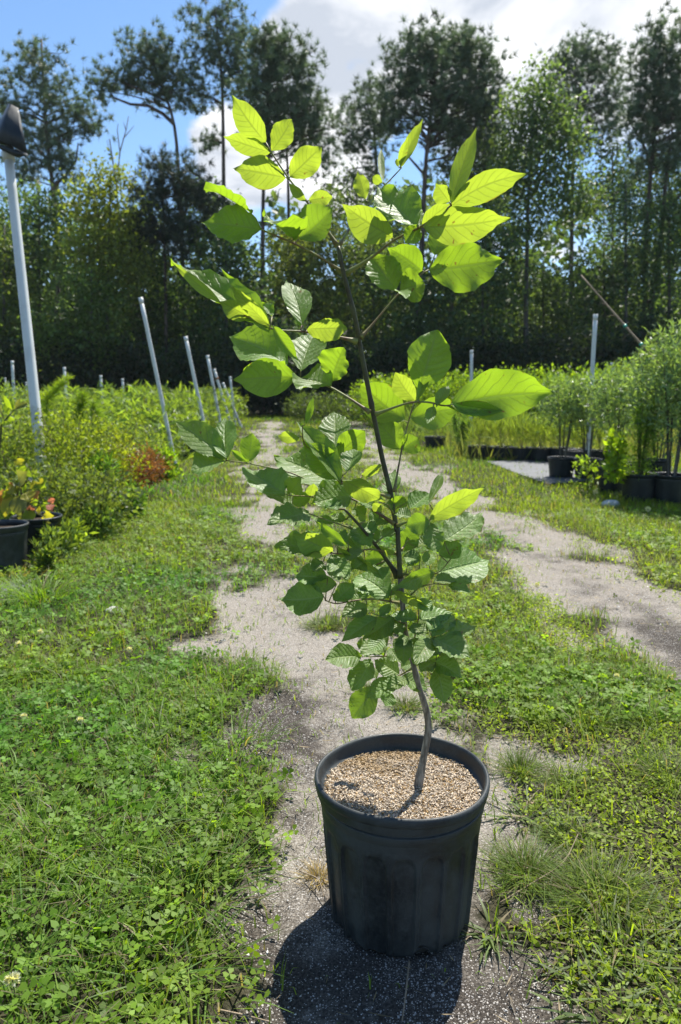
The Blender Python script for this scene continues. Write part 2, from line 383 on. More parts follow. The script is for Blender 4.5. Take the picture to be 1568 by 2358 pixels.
def build_ground():
    def axis(fine, lo, hi, step, ratio):
        a = list(np.arange(lo, hi, step)); d = step; x = a[-1]
        while x < fine: d *= ratio; x += d; a.append(x)
        return a
    xp = axis(420, 0, 1.5, .026, 1.065); xs = np.array(sorted([-x for x in xp[1:]] + xp))
    yp = axis(900, .55, 3.2, .026, 1.04); yn = [.55 - .05 * 1.22 ** k * (k + 1) for k in range(1, 22)]
    ys = np.array(sorted(yn + list(yp)))
    X, Y = np.meshgrid(xs, ys)
    b = bare(X, Y)
    fade = np.clip(1 - Y / 14, 0, 1)
    Z = (smoothnoise(X * 14, Y * 14, 21, 3) - .5) * .017 * fade + (smoothnoise(X * 2, Y * 2, 23, 2) - .5) * .03 * np.clip(Y / 3 - .5, 0, 1) * fade - b * .012 * fade
    # trampled muddy patch at the track's edge
    c = G(640, 1650); q = np.exp(-(((X - c[0]) / .16) ** 2 + ((Y - c[1]) / .28) ** 2))
    Z += q * (smoothnoise(X * 30, Y * 30, 31, 2) - .5) * .035
    p = G(925, 2100); r = np.hypot(X - POT[0], Y - POT[1]); Z = np.where(r < .2, Z * .2 - .002, Z)
    dl, dr = tracks(X, Y)
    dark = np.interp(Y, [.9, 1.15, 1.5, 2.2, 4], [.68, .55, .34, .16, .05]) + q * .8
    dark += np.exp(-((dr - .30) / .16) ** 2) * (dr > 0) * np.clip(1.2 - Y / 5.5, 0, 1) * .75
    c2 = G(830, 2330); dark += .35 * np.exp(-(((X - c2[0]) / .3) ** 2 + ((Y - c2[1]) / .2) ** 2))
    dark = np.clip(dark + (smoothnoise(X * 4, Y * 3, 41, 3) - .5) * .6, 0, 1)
    n, m = X.shape
    idx = np.arange(n * m).reshape(n, m)
    Fq = np.stack([idx[:-1, :-1], idx[:-1, 1:], idx[1:, 1:], idx[1:, :-1]], -1).reshape(-1, 4)
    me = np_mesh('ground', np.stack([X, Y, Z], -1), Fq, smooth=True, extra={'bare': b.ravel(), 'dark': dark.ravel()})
    mt, nt, out = new_mat('field_ground'); g = NG(nt); v = g.geo()
    bz = g.attr('bare', 'Fac'); dk = g.attr('dark', 'Fac')
    n1 = g.noise(v, 60, 5, .65); n2 = g.noise(v, 9, 5, .6); n3 = g.noise(v, 260, 3, .6)
    edge = g.mr(g.m('ADD', bz, g.m('MULTIPLY', g.m('SUBTRACT', n1, .5), .7)), .3, .62)
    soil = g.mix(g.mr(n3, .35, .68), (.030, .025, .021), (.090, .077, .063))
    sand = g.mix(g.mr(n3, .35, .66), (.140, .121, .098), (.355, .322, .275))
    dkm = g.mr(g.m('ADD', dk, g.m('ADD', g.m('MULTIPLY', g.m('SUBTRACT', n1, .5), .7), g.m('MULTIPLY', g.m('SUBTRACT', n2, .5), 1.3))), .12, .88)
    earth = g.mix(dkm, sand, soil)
    patch = g.m('ADD', g.mr(g.noise(v, 5.5, 4, .6), .34, .66, .28, 1.0), g.m('MULTIPLY', g.mr(g.noise(v, 28, 3, .6), .5, .7), .35))
    def specks(scale, lo, hi, prob):
        vo = g.n('ShaderNodeTexVoronoi'); nt.links.new(v, vo.inputs['Vector']); vo.inputs['Scale'].default_value = scale
        s2 = g.n('ShaderNodeSeparateXYZ'); nt.links.new(vo.outputs['Color'], s2.inputs[0])
        rsel = g.m('GREATER_THAN', s2.outputs[0], g.m('SUBTRACT', 1.0, g.m('MULTIPLY', prob, patch)))
        size = g.m('MULTIPLY', s2.outputs[1], hi)
        d = g.m('LESS_THAN', vo.outputs['Distance'], g.m('ADD', size, lo))
        return g.m('MULTIPLY', d, rsel)
    sp = g.m('MAXIMUM', specks(230, .14, .30, .50), g.m('MAXIMUM', specks(105, .06, .24, .26), specks(420, .20, .3, .40)))
    pale = g.mix(g.noise(v, 130, 2, .5), (.22, .205, .185), (.60, .57, .53))
    earth = g.mix(g.m('MULTIPLY', sp, .9), earth, pale)
    litter = g.mix(g.mr(n1, .35, .7), (.018, .018, .010), (.070, .064, .036))
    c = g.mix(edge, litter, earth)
    hgt = g.m('ADD', g.m('MULTIPLY', sp, .6), g.m('ADD', n1, g.m('MULTIPLY', n3, .5)))
    nt.links.new(g.pbsdf(c, .9, .15, g.bump(hgt, .7, .011)), out.inputs[0])
    o = link('ground', me, mt); tag(o, 'flat field ground with two pale sandy wheel tracks between weedy grass', None, None, 'structure')
    return o

# pot position: rim ellipse centre in the picture
POT = at(925, 1783, 1.19); POT[2] = 0.0
POT_R, POT_H = .150, .258
build_ground()

def build_haze():
    mb = MB(); x0, x1, y0, y1, z0, z1 = -440, 440, -30, 920, -1.2, 24
    V = [(x, y, z) for z in (z0, z1) for y in (y0, y1) for x in (x0, x1)]
    mb.add(V, [(0, 2, 3, 1), (4, 5, 7, 6), (0, 1, 5, 4), (2, 6, 7, 3), (0, 4, 6, 2), (1, 3, 7, 5)])
    m = bpy.data.materials.new('haze'); m.use_nodes = True; nt = m.node_tree; nt.nodes.clear()
    o = nt.nodes.new('ShaderNodeOutputMaterial'); v = nt.nodes.new('ShaderNodeVolumePrincipled'); v.inputs['Color'].default_value = (.86, .92, 1, 1); v.inputs['Density'].default_value = HAZE; v.inputs['Anisotropy'].default_value = 0.0
    nt.links.new(v.outputs[0], o.inputs['Volume'])
    ob = mb.build('haze', m, None, (0, 0, 0), False); tag(ob, 'thin bright summer haze over the field', 'haze', None, 'stuff')
HAZE = 0.0003
build_haze()
# ------------------------------------------------------------------ trees
CROWN_DENS = 1.0
def crown_tips(clumps, Y, dens, depth=.8):
    out = []; dens = dens * CROWN_DENS
    for (cx, cy, rx, ry) in clumps:
        c = at(cx, cy, Y); k = 1 / px_per_m(Y); a, b = rx * k, ry * k
        n = max(10, int(dens * a * b * 3.2))
        d = rdir(n) * (rng.random(n) ** .42)[:, None]
        out.append(c + d * np.array([a, a * depth, b]))
    return np.vstack(out)
def limbs(mb, trunk, tips, frac, r=.05, rise=.35, sides=4):
    tz = trunk[:, 2]
    sel = tips[rng.random(len(tips)) < frac]
    for t in sel:
        hd = np.min(np.hypot(trunk[:, 0] - t[0], trunk[:, 1] - t[1]))
        z0 = max(tz[0] + .25 * (tz[-1] - tz[0]), min(t[2] - rise * hd, tz[-1] - .05))
        s = np.array([np.interp(z0, tz, trunk[:, 0]), np.interp(z0, tz, trunk[:, 1]), z0])
        L = np.linalg.norm(t - s)
        if L < .2: continue
        mid1 = s + (t - s) * .35 + np.array([0, 0, .06 * L]) + rng.normal(size=3) * .05 * L
        mid2 = s + (t - s) * .7 + np.array([0, 0, .05 * L]) + rng.normal(size=3) * .06 * L
        rr = r * min(1.6, .35 + L * .28)
        mb.tube([s, mid1, mid2, t], [rr, rr * .7, rr * .45, rr * .2], sides, False)
def tint_of(n, base, var=.22, yellow=.0):
    c = np.array(base)[None] * (1 + rng.normal(size=(n, 1)) * var).clip(.4, 1.8)
    y = rng.random((n, 1)) * yellow
    c = c + y * np.array([[.09, .06, -.005]])
    return c.clip(.004, .9)
def make_trunk(root, base, trunk_px, Y, w0, w1, mat, name='trunk', ext=None):
    pts = np.array([at(x, y, Y) for x, y in trunk_px])
    pts = pts[np.argsort(pts[:, 2])]
    base_pt = np.array([base[0], base[1], -.05])
    P = np.vstack([base_pt, pts])
    # resample smoothly
    s = np.r_[0, np.cumsum(np.linalg.norm(np.diff(P, axis=0), axis=1))]
    q = np.linspace(0, s[-1], max(8, len(P) * 3))
    R = np.stack([np.interp(q, s, P[:, i]) for i in range(3)], 1)
    for _ in range(2): R[1:-1] = (R[:-2] + 2 * R[1:-1] + R[2:]) / 4
    k = 1 / px_per_m(Y)
    rr = np.interp(q, [0, s[-1]], [w0 * k / 2, w1 * k / 2])
    return R, rr
def pine(label, Y, trunk_px, w0, clumps, dens=6.5, extra=(), tint=(.105, .160, .095), per=5, w1=4):
    px0, py0 = trunk_px[-1]
    b = at(px0, py0, Y); root = empty('pine_tree', (b[0], Y, 0), label, 'pine tree', 'tall pines at the edge of the wood')
    R, rr = make_trunk(root, b, trunk_px, Y, w0, w1, M_BARK)
    org = np.array([b[0], Y, 0])
    mb = MB(); mb.tube(R, rr, 9, True); mb.build('trunk', M_BARK, root, org)
    tips = crown_tips(clumps, Y, dens * 1.5)
    lb = MB(); limbs(lb, R, tips, .24, .045)
    for poly, w in extra:
        P = np.array([at(x, y, Y) for x, y in poly]); k = 1 / px_per_m(Y)
        lb.tube(P, np.linspace(w * k / 2, w * k / 6, len(P)), 6, False)
    lb.build('limbs', M_BARK, root, org)
    # needle tufts
    T = np.repeat(tips, per, 0); T = T + rng.normal(size=T.shape) * np.array([.27, .27, .22])
    nn = 26
    ctr = np.repeat(T, nn, 0)
    tb = unit(rng.normal(size=T.shape) * .5 + np.array([0, 0, .55]))
    A = unit(rng.normal(size=ctr.shape) * .75 + np.repeat(tb, nn, 0))
    Ln = rng.uniform(.20, .36, len(ctr)); W = rng.uniform(.020, .034, len(ctr))
    S = perp(A)
    V = np.stack([ctr - S * W[:, None] * .5, ctr + S * W[:, None] * .5, ctr + A * Ln[:, None]], 1).reshape(-1, 3)
    Fc = np.arange(len(V)).reshape(-1, 3)
    c = np.repeat(np.repeat(tint_of(len(T), tint, .25, .15), nn, 0), 3, 0)
    me = np_mesh('crown', V - org, Fc, c); link('crown', me, M_PINE, root)
def broadleaf(label, Y, trunk_px, w0, clumps, dens=7, leaf=.15, tint=(.045, .085, .028), per=34, yellow=.25, name='broadleaf_tree', group='leafy trees below the pines', spread=.36, frac=.25, mat=None, cat='tree'):
    px0, py0 = trunk_px[-1]
    b = at(px0, py0, Y); root = empty(name, (b[0], Y, 0), label, cat, group)
    R, rr = make_trunk(root, b, trunk_px, Y, w0, 3, M_BARK2)
    org = np.array([b[0], Y, 0])
    mb = MB(); mb.tube(R, rr, 8, True); mb.build('trunk', M_BARK2, root, org)
    tips = crown_tips(clumps, Y, dens * 1.55)
    tips = tips[tips[:, 2] > .15]
    lb = MB(); limbs(lb, R, tips, frac * .2, .045)
    if lb.n: lb.build('limbs', M_BARK2, root, org)
    C = np.repeat(tips, per, 0) + rng.normal(size=(len(tips) * per, 3)) * np.array([spread, spread, spread * .7])
    C[:, 2] = np.maximum(C[:, 2], .05)
    A = unit(rng.normal(size=C.shape) + np.array([0, 0, -.35])); Nv = unit(rng.normal(size=C.shape) * .7 + np.array([0, 0, .8])); S = unit(np.cross(A, Nv))
    Ln = leaf * rng.uniform(.6, 1.3, len(C)); W = Ln * rng.uniform(.45, .65, len(C))
    V, Fq = diamonds(C, A, S, Ln, W, .06)
    tt = np.repeat(tint_of(len(tips), tint, .22, yellow), per, 0) * (1 + rng.normal(size=(len(C), 1)) * .15).clip(.5, 1.6)
    me = np_mesh('crown', V - org, Fq, np.repeat(tt, 4, 0)); link('crown', me, mat or M_TREE, root)

pine('slender pine with a thin open crown behind the black-capped white pole', 34, [(95, 90), (100, 200), (108, 330), (122, 430), (130, 520), (134, 900)], 17,
     [(95, 150, 62, 62), (40, 250, 50, 60), (150, 250, 60, 70), (205, 275, 40, 45), (100, 320, 80, 60), (150, 390, 45, 38), (70, 390, 45, 40)],
     5.6, [([(122, 430), (150, 405), (175, 370), (180, 330)], 8), ([(115, 380), (80, 330), (55, 290)], 6)])
pine('pine whose crown just enters the picture behind the black cap at its edge', 36, [(-40, 130), (-45, 400), (-45, 900)], 16, [(-30, 200, 55, 60), (-20, 300, 50, 60), (-40, 400, 40, 50)], 5.5)
pine('crooked pine with one long bare bough reaching over open sky', 33, [(335, 90), (350, 150), (385, 225), (402, 275), (408, 340), (412, 420), (422, 640), (428, 900)], 15,
     [(345, 110, 55, 45), (305, 150, 30, 50), (390, 165, 50, 60), (420, 210, 48, 42), (360, 205, 45, 35), (300, 190, 20, 20), (250, 180, 30, 22), (235, 215, 22, 16)],
     6.0, [([(400, 285), (375, 262), (340, 243), (300, 240), (262, 225), (240, 190)], 9)])
pine('tall straight pine with a sparse narrow crown and dead side stubs', 34, [(495, 20), (505, 110), (512, 190), (514, 300), (515, 430), (518, 620), (520, 900)], 15,
     [(460, 45, 38, 32), (525, 40, 42, 36), (495, 95, 60, 45), (450, 145, 32, 35), (560, 110, 42, 45), (500, 160, 60, 35), (470, 230, 28, 28), (560, 190, 38, 40), (480, 330, 20, 24)],
     5.0, [([(512, 195), (530, 175), (560, 160)], 7), ([(512, 240), (490, 225), (455, 215)], 6), ([(514, 330), (490, 322), (478, 324)], 5)])
pine('pine with a wide dark crown sloping away beneath the cloud', 31, [(620, 100), (618, 200), (612, 330), (606, 430), (604, 640), (604, 900)], 14,
     [(600, 110, 45, 40), (640, 120, 55, 45), (690, 150, 45, 50), (650, 200, 75, 55), (590, 230, 55, 60), (700, 235, 50, 55), (740, 300, 45, 50), (660, 300, 70, 55), (610, 330, 45, 40), (740, 380, 40, 25)],
     7.5, [([(608, 330), (640, 300), (690, 270)], 8)])
pine('bare-stemmed pine just behind the wide dark-crowned one', 35, [(655, 260), (664, 400), (665, 560), (664, 900)], 13, [(640, 260, 50, 50), (690, 310, 45, 40), (600, 290, 40, 40)], 5)
pine('smaller pine with wispy crown between two broad-crowned pines', 37, [(850, 185), (862, 300), (870, 420), (874, 560), (874, 900)], 12,
     [(850, 215, 45, 35), (820, 270, 40, 45), (880, 270, 45, 50), (850, 330, 55, 45), (800, 340, 35, 40), (830, 410, 45, 30)], 4.6, [([(868, 400), (840, 385), (805, 390)], 5)])
pine('great pine with a rounded dome crown, the broadest of all', 32, [(1010, 90), (1002, 190), (990, 280), (980, 370), (973, 520), (966, 740), (964, 900)], 19,
     [(1020, 95, 70, 42), (950, 130, 55, 45), (1095, 130, 58, 55), (1020, 170, 110, 55), (920, 200, 45, 50), (1120, 210, 50, 55), (1010, 250, 110, 45), (1130, 280, 50, 40), (900, 280, 40, 40), (1060, 310, 70, 30)],
     8.5, [([(980, 345), (1015, 300), (1050, 255)], 10), ([(984, 320), (955, 280), (925, 250)], 8), ([(975, 400), (940, 360), (905, 345)], 6)])
pine('second stem close beside the dome-crowned pine', 34, [(1055, 200), (1052, 300), (1046, 420), (1040, 700), (1038, 900)], 11, [(1070, 250, 60, 50), (1080, 330, 55, 40), (1030, 380, 40, 40), (1110, 370, 45, 40)], 5.5)
pine('rounded pine rising behind the tall leafy tree', 36, [(1345, 100), (1340, 180), (1325, 260), (1318, 400), (1312, 900)], 13,
     [(1350, 125, 58, 35), (1300, 150, 35, 45), (1400, 160, 42, 48), (1345, 200, 85, 50), (1400, 250, 48, 45), (1300, 260, 40, 45), (1360, 310, 60, 40)], 6.0, [([(1322, 300), (1360, 270), (1400, 240)], 7)])
pine('twin-stemmed pine with a tall dense crown at the picture edge', 30, [(1530, 80), (1525, 180), (1510, 280), (1497, 400), (1488, 560), (1482, 900)], 17,
     [(1530, 110, 58, 50), (1480, 170, 42, 60), (1560, 190, 60, 70), (1510, 250, 75, 60), (1470, 300, 38, 50), (1560, 330, 55, 60), (1500, 380, 45, 45), (1600, 250, 50, 80)], 7.5,
     [([(1500, 380), (1480, 330), (1455, 290)], 8), ([(1482, 800), (1520, 560), (1535, 400), (1548, 300)], 14)])
pine('short dark young pine in front of the crooked one', 29, [(372, 350), (376, 450), (380, 600), (384, 900)], 10,
     [(370, 385, 35, 40), (345, 440, 40, 40), (400, 440, 42, 45), (370, 510, 65, 55), (440, 400, 30, 45), (460, 470, 40, 50), (330, 540, 40, 45), (420, 560, 60, 50)], 8.5, (), (.040, .066, .045))

_B = [
 ('yellow-green leafy tree with a reddish dead tip at the top of the wood', 28, [(255, 400), (250, 560), (246, 900)], 11, [(235, 420, 35, 35), (270, 410, 30, 30), (215, 480, 55, 50), (280, 500, 50, 55), (190, 560, 60, 60), (250, 600, 80, 70), (300, 640, 50, 60)], 8, .13, (.075, .10, .020), .55),
 ('grey-green tree just behind the black-capped white pole', 30, [(90, 440), (92, 900)], 11, [(60, 470, 55, 45), (120, 500, 50, 50), (40, 560, 60, 60), (110, 600, 60, 60), (60, 680, 70, 60)], 8, .13, (.045, .080, .034), .2),
 ('bushy tree with bright tips low behind the white poles', 27, [(210, 620), (212, 900)], 10, [(180, 660, 60, 50), (240, 680, 60, 50), (160, 760, 60, 60), (230, 790, 70, 60), (110, 780, 60, 60)], 8, .12, (.050, .085, .022), .35),
 ('olive tree at the picture edge below the pine crown', 28, [(10, 520), (8, 900)], 11, [(0, 560, 55, 60), (20, 660, 60, 60), (-20, 760, 60, 70), (40, 800, 60, 60)], 8, .13, (.052, .082, .024), .35),
 ('dark tree filling the gap beside the young pine', 30, [(330, 560), (332, 900)], 12, [(320, 600, 55, 50), (360, 650, 55, 50), (300, 720, 60, 60), (380, 760, 70, 60), (440, 700, 60, 60)], 8, .13, (.034, .066, .024), .2),
 ('dark rounded tree behind the curled leaves of the sapling', 29, [(520, 540), (522, 900)], 12, [(500, 570, 50, 45), (545, 600, 55, 45), (480, 650, 60, 55), (560, 680, 70, 55), (520, 760, 80, 60), (440, 800, 60, 60)], 8, .13, (.034, .064, .024), .2),
 ('light olive tree showing between the bare pine stems', 33, [(690, 540), (692, 900)], 11, [(660, 570, 55, 40), (730, 560, 60, 45), (690, 630, 75, 50), (780, 620, 55, 50), (640, 690, 60, 50), (740, 710, 80, 55)], 8, .13, (.070, .095, .026), .5),
 ('shadowed tree behind the middle of the sapling', 28, [(640, 740), (642, 900)], 10, [(610, 770, 60, 45), (680, 780, 60, 45), (720, 830, 60, 50), (600, 840, 60, 50), (660, 850, 60, 50)], 9, .12, (.028, .054, .022), .15),
 ('olive tree seen through the sapling top', 32, [(860, 560), (862, 900)], 11, [(830, 590, 55, 50), (890, 600, 60, 50), (850, 680, 70, 55), (930, 680, 50, 55), (880, 770, 70, 55)], 8, .13, (.048, .078, .026), .35),
 ('dark leafy tree behind the stem of the dome-crowned pine', 29, [(960, 620), (962, 900)], 11, [(930, 650, 50, 50), (1000, 670, 55, 50), (960, 750, 70, 55), (1040, 760, 60, 50), (900, 830, 70, 50)], 8, .13, (.034, .064, .024), .2),
 ('tallest leafy tree, its crown between the dome pine and the rounded pine', 30, [(1230, 190), (1225, 300), (1215, 480), (1208, 900)], 15, [(1250, 190, 38, 35), (1215, 240, 50, 45), (1280, 260, 50, 45), (1180, 310, 50, 50), (1240, 340, 75, 55), (1310, 350, 45, 55), (1170, 420, 60, 55), (1260, 440, 80, 55), (1330, 470, 45, 55), (1200, 520, 75, 50)], 7.5, .14, (.050, .085, .036), .28),
 ('mid-height tree under the tallest leafy tree', 29, [(1110, 520), (1112, 900)], 11, [(1090, 550, 50, 50), (1150, 580, 55, 50), (1080, 640, 60, 55), (1150, 680, 65, 50), (1100, 760, 75, 55)], 8, .13, (.040, .072, .028), .25),
 ('tree with sunlit gaps where bright sky shows through', 33, [(1250, 600), (1252, 900)], 11, [(1220, 640, 50, 45), (1290, 660, 50, 45), (1230, 720, 65, 50), (1320, 730, 55, 50), (1270, 790, 70, 50)], 6.5, .12, (.042, .072, .028), .3),
 ('dark tree behind the leaning cane', 30, [(1390, 560), (1392, 900)], 12, [(1370, 610, 50, 45), (1430, 620, 50, 50), (1390, 700, 65, 50), (1450, 740, 60, 50), (1370, 790, 65, 50)], 8, .13, (.034, .062, .026), .2),
 ('slim dark evergreen beside the twin-stemmed pine', 29, [(1440, 420), (1442, 900)], 10, [(1440, 440, 20, 35), (1430, 500, 32, 45), (1450, 570, 40, 45), (1435, 640, 45, 50)], 10, .11, (.036, .066, .034), .2),
 ('tree crowding the picture edge under the twin-stemmed pine', 29, [(1540, 480), (1542, 900)], 12, [(1530, 510, 50, 45), (1570, 570, 60, 60), (1520, 640, 60, 55), (1570, 720, 60, 60), (1500, 760, 55, 50), (1590, 440, 50, 60)], 8, .13, (.038, .068, .028), .2),

 ('tall grey-green tree filling the space under the dome-crowned pine', 35, [(1120, 340), (1124, 900)], 12, [(1110, 360, 60, 50), (1160, 400, 60, 55), (1080, 440, 55, 55), (1140, 490, 70, 60)], 5.5, .14, (.050, .080, .042), .2),
 ('tall hazy tree between the rounded pine and the twin-stemmed pine', 36, [(1410, 340), (1412, 900)], 12, [(1400, 370, 45, 45), (1450, 430, 50, 55), (1370, 450, 55, 55), (1420, 520, 70, 60)], 5.0, .14, (.046, .076, .042), .2),
 ('tall hazy tree at the picture edge behind the twin-stemmed pine', 36, [(1540, 380), (1542, 900)], 12, [(1530, 400, 50, 50), (1580, 450, 55, 60), (1500, 480, 50, 55), (1550, 560, 70, 60)], 5.5, .14, (.046, .076, .040), .2),
 ('loose tree behind the small wispy pine', 37, [(820, 430), (822, 900)], 11, [(800, 450, 55, 45), (860, 480, 55, 50), (770, 520, 55, 50), (840, 560, 70, 50)], 4.5, .14, (.058, .088, .040), .3),
 ('loose tree behind the trunk of the great dome pine', 37, [(940, 450), (942, 900)], 11, [(930, 470, 50, 45), (980, 510, 50, 50), (910, 550, 60, 50)], 4.5, .14, (.050, .080, .040), .25),
 ('dark tree between the crooked pine and the tall straight pine', 34, [(470, 430), (472, 900)], 11, [(455, 450, 45, 40), (495, 480, 45, 45), (450, 530, 55, 50), (510, 550, 45, 45)], 6, .14, (.040, .070, .032), .2),
 ('loose tree between the yellow-green tree and the young dark pine', 33, [(315, 480), (317, 900)], 11, [(310, 510, 40, 40), (340, 560, 45, 45), (290, 580, 45, 45)], 5, .14, (.052, .084, .032), .3),
]
for lab, Y, tr, w, cl, dn, lf, tint, yel in _B:
    broadleaf(lab, Y, tr, w, cl, dn, lf * 1.25, tuple(c * 1.75 for c in tint), 36, yel * .7)
_U = [(40, 860, 90, 'picture edge behind the weed bed'), (170, 870, 80, 'foot of the olive tree'), (300, 870, 85, 'foot of the young pine'), (420, 880, 85, 'base of the crooked pine'), (540, 880, 85, 'end of the row of poles'),
      (660, 890, 85, 'end of the grassy road'), (770, 880, 75, 'middle of the road end'), (890, 870, 85, 'start of the bright hedge'), (1010, 860, 85, 'foot of the dome-crowned pine'), (1130, 850, 85, 'short white post'),
      (1250, 850, 85, 'sunlit gaps of the wood'), (1370, 840, 85, 'tall white post'), (1490, 830, 85, 'leaning cane'), (1590, 820, 80, 'picture edge behind the willows')]
for x, y, r, wh in _U:
    broadleaf('dark understorey bush at the wood edge by the ' + wh, 26.5 + (x % 7) * .12, [(x, y - 60), (x + 4, y + 60)], 8, [(x, y - 30, r * .8, 55), (x - 25, y + 25, r * .7, 40), (x + 30, y + 25, r * .7, 40)], 14, .15, (.026, .050, .022), 36, .12,
              'understorey_bush', 'dark bushes along the foot of the wood', .26, .12, None, 'bush')
def distant_wood():
    n = 90000
    X = rng.uniform(-36, 36, n); Y = rng.uniform(38, 52, n); hmax = 9.0 + 4.0 * smoothnoise(X * .35, Y * 0, 5, 3)
    Z = hmax * rng.random(n) ** 1.35
    keep = smoothnoise(X * .9, Z * .9, 8, 3) > .22 + .035 * Z
    C = np.stack([X, Y, Z], 1)[keep]; n = len(C)
    A = unit(rng.normal(size=C.shape)); S = perp(A); Ln = rng.uniform(.35, .65, n) * np.where(C[:, 2] < 6.5, 1.7, 1.0)
    V, Fq = diamonds(C, A, S, Ln, Ln * .6, .05)
    me = np_mesh('distant_wood', V, Fq, np.repeat(tint_of(n, (.05, .09, .036), .3, .2), 4, 0)); o = link('distant_wood', me, M_TREE)
    tag(o, 'deep dark wood seen between the nearer trunks', 'woods', None, 'stuff')
distant_wood()
def dead_tree():
    Y = 30.5; b = at(290, 900, Y); org = np.array([b[0], Y, 0])
    root = empty('dead_tree', org, 'bare dead tree with thin pale forking twigs against blue sky', 'tree')
    mb = MB(); k = 1 / px_per_m(Y)
    for poly, w in (([(290, 900), (280, 600), (268, 430), (258, 360), (252, 320)], 6), ([(268, 430), (276, 350), (290, 300), (296, 268)], 3.5), ([(276, 350), (270, 300), (272, 285)], 2.5), ([(283, 320), (300, 300), (308, 290)], 2.2), ([(258, 360), (250, 340), (246, 322)], 2.2), ([(290, 300), (284, 280)], 2)):
        P = np.array([at(x, y, Y) for x, y in poly]); mb.tube(P, np.linspace(w * k / 2, w * k / 5, len(P)), 5, True)
    mb.build('trunk', M_TWIG, root, org)
dead_tree()

# ------------------------------------------------------------------ poles, cap and cane
def pole(top, bot, Y, wpx, label, Ytop=None, collar=False, cat='pole', group='white poles standing among the plant beds'):
    a = at(*bot, Y); b = at(*top, Ytop or Y)
    d = (a - b) / np.linalg.norm(a - b)
    if a[2] > 0: a = a + d * ((a[2] + .1) / max(-d[2], .05))
    org = np.array([a[0], a[1], 0.0])
    root = empty('white_pole', org, label, cat, group)
    r = wpx * (1 if collar else .86) / 2 / px_per_m(Y); mb = MB()
    mb.tube(np.linspace(a, b, 10), np.linspace(r, r * (.86 if collar else 1), 10), 14, True); mb.build('pipe', M_WHITE, root, org)
    c = MB(); e = b + (a - b) * .004
    if collar: c.tube([b - (b - a) * .03, b - (b - a) * -.004], [r * 1.12, r * 1.12], 14, True)
    else: c.tube([b - d * .03, b + d * .035], [r * 1.10, r * 1.10], 12, True)
    c.build('collar', M_WHITE, root, org)
    if 'rusty clip' in label:
        q = b + (a - b) * .12; cl = MB(); cl.tube([q - d * .02, q + d * .02], [r * 1.5, r * 1.4], 8, True); cl.build('clip', M_LOCLIP, root, org)
    return a, b, r
pa, pb, pr = pole((18, 345), (101, 1120), 5.3, 25, 'thick white pole carrying a black plastic cap', 5.9, True)
pole((325, 692), (392, 1015), 8.0, 10.5, 'tallest bare leaning pole, foremost of the slanting row')
pole((428, 780), (467, 965), 11.0, 9.5, 'leaning pole second in the slanting row')
pole((478, 822), (503, 952), 14.0, 8, 'leaning pole third in the slanting row')
pole((494, 853), (522, 946), 16.5, 7, 'leaning pole with a rusty clip, fourth in the slanting row')
pole((514, 884), (540, 946), 18.5, 6, 'far tilted pole crossing behind an upright one')
pole((530, 870), (539, 950), 19.5, 6, 'far upright pole crossed by a tilted one')
pole((28, 835), (33, 930), 12.0, 7, 'short pole beside the thick capped pole, out toward the picture edge')
pole((148, 850), (154, 935), 12.5, 7, 'short pole behind the feathery bent weed')
pole((232, 868), (236, 935), 15.0, 6.5, 'short pole between the bent weed and the row')
pole((282, 875), (285, 925), 17.0, 6, 'faint thin pole just before the dark wood')
pole((1371, 730), (1356, 990), 8.8, 11, 'tall white post among the willow shrubs')
pole((1086, 810), (1084, 975), 14.5, 8, 'white post standing behind the big pointed leaf')
pole((1408, 838), (1408, 890), 17.0, 6, 'faint far post behind the bright hedge')
for px_, py_, Y_, wh_ in ((12, 872, 22, 'nearest the picture edge'), (18, 880, 24, 'second from the picture edge'), (60, 882, 23, 'close before the thick capped pole'), (68, 888, 25, 'half behind the thick capped pole')):
    pole((px_, py_), (px_ + 2, py_ + 40), Y_, 4, 'tiny grey stake before the wood, ' + wh_, None, False, 'stake', 'far stakes before the wood')
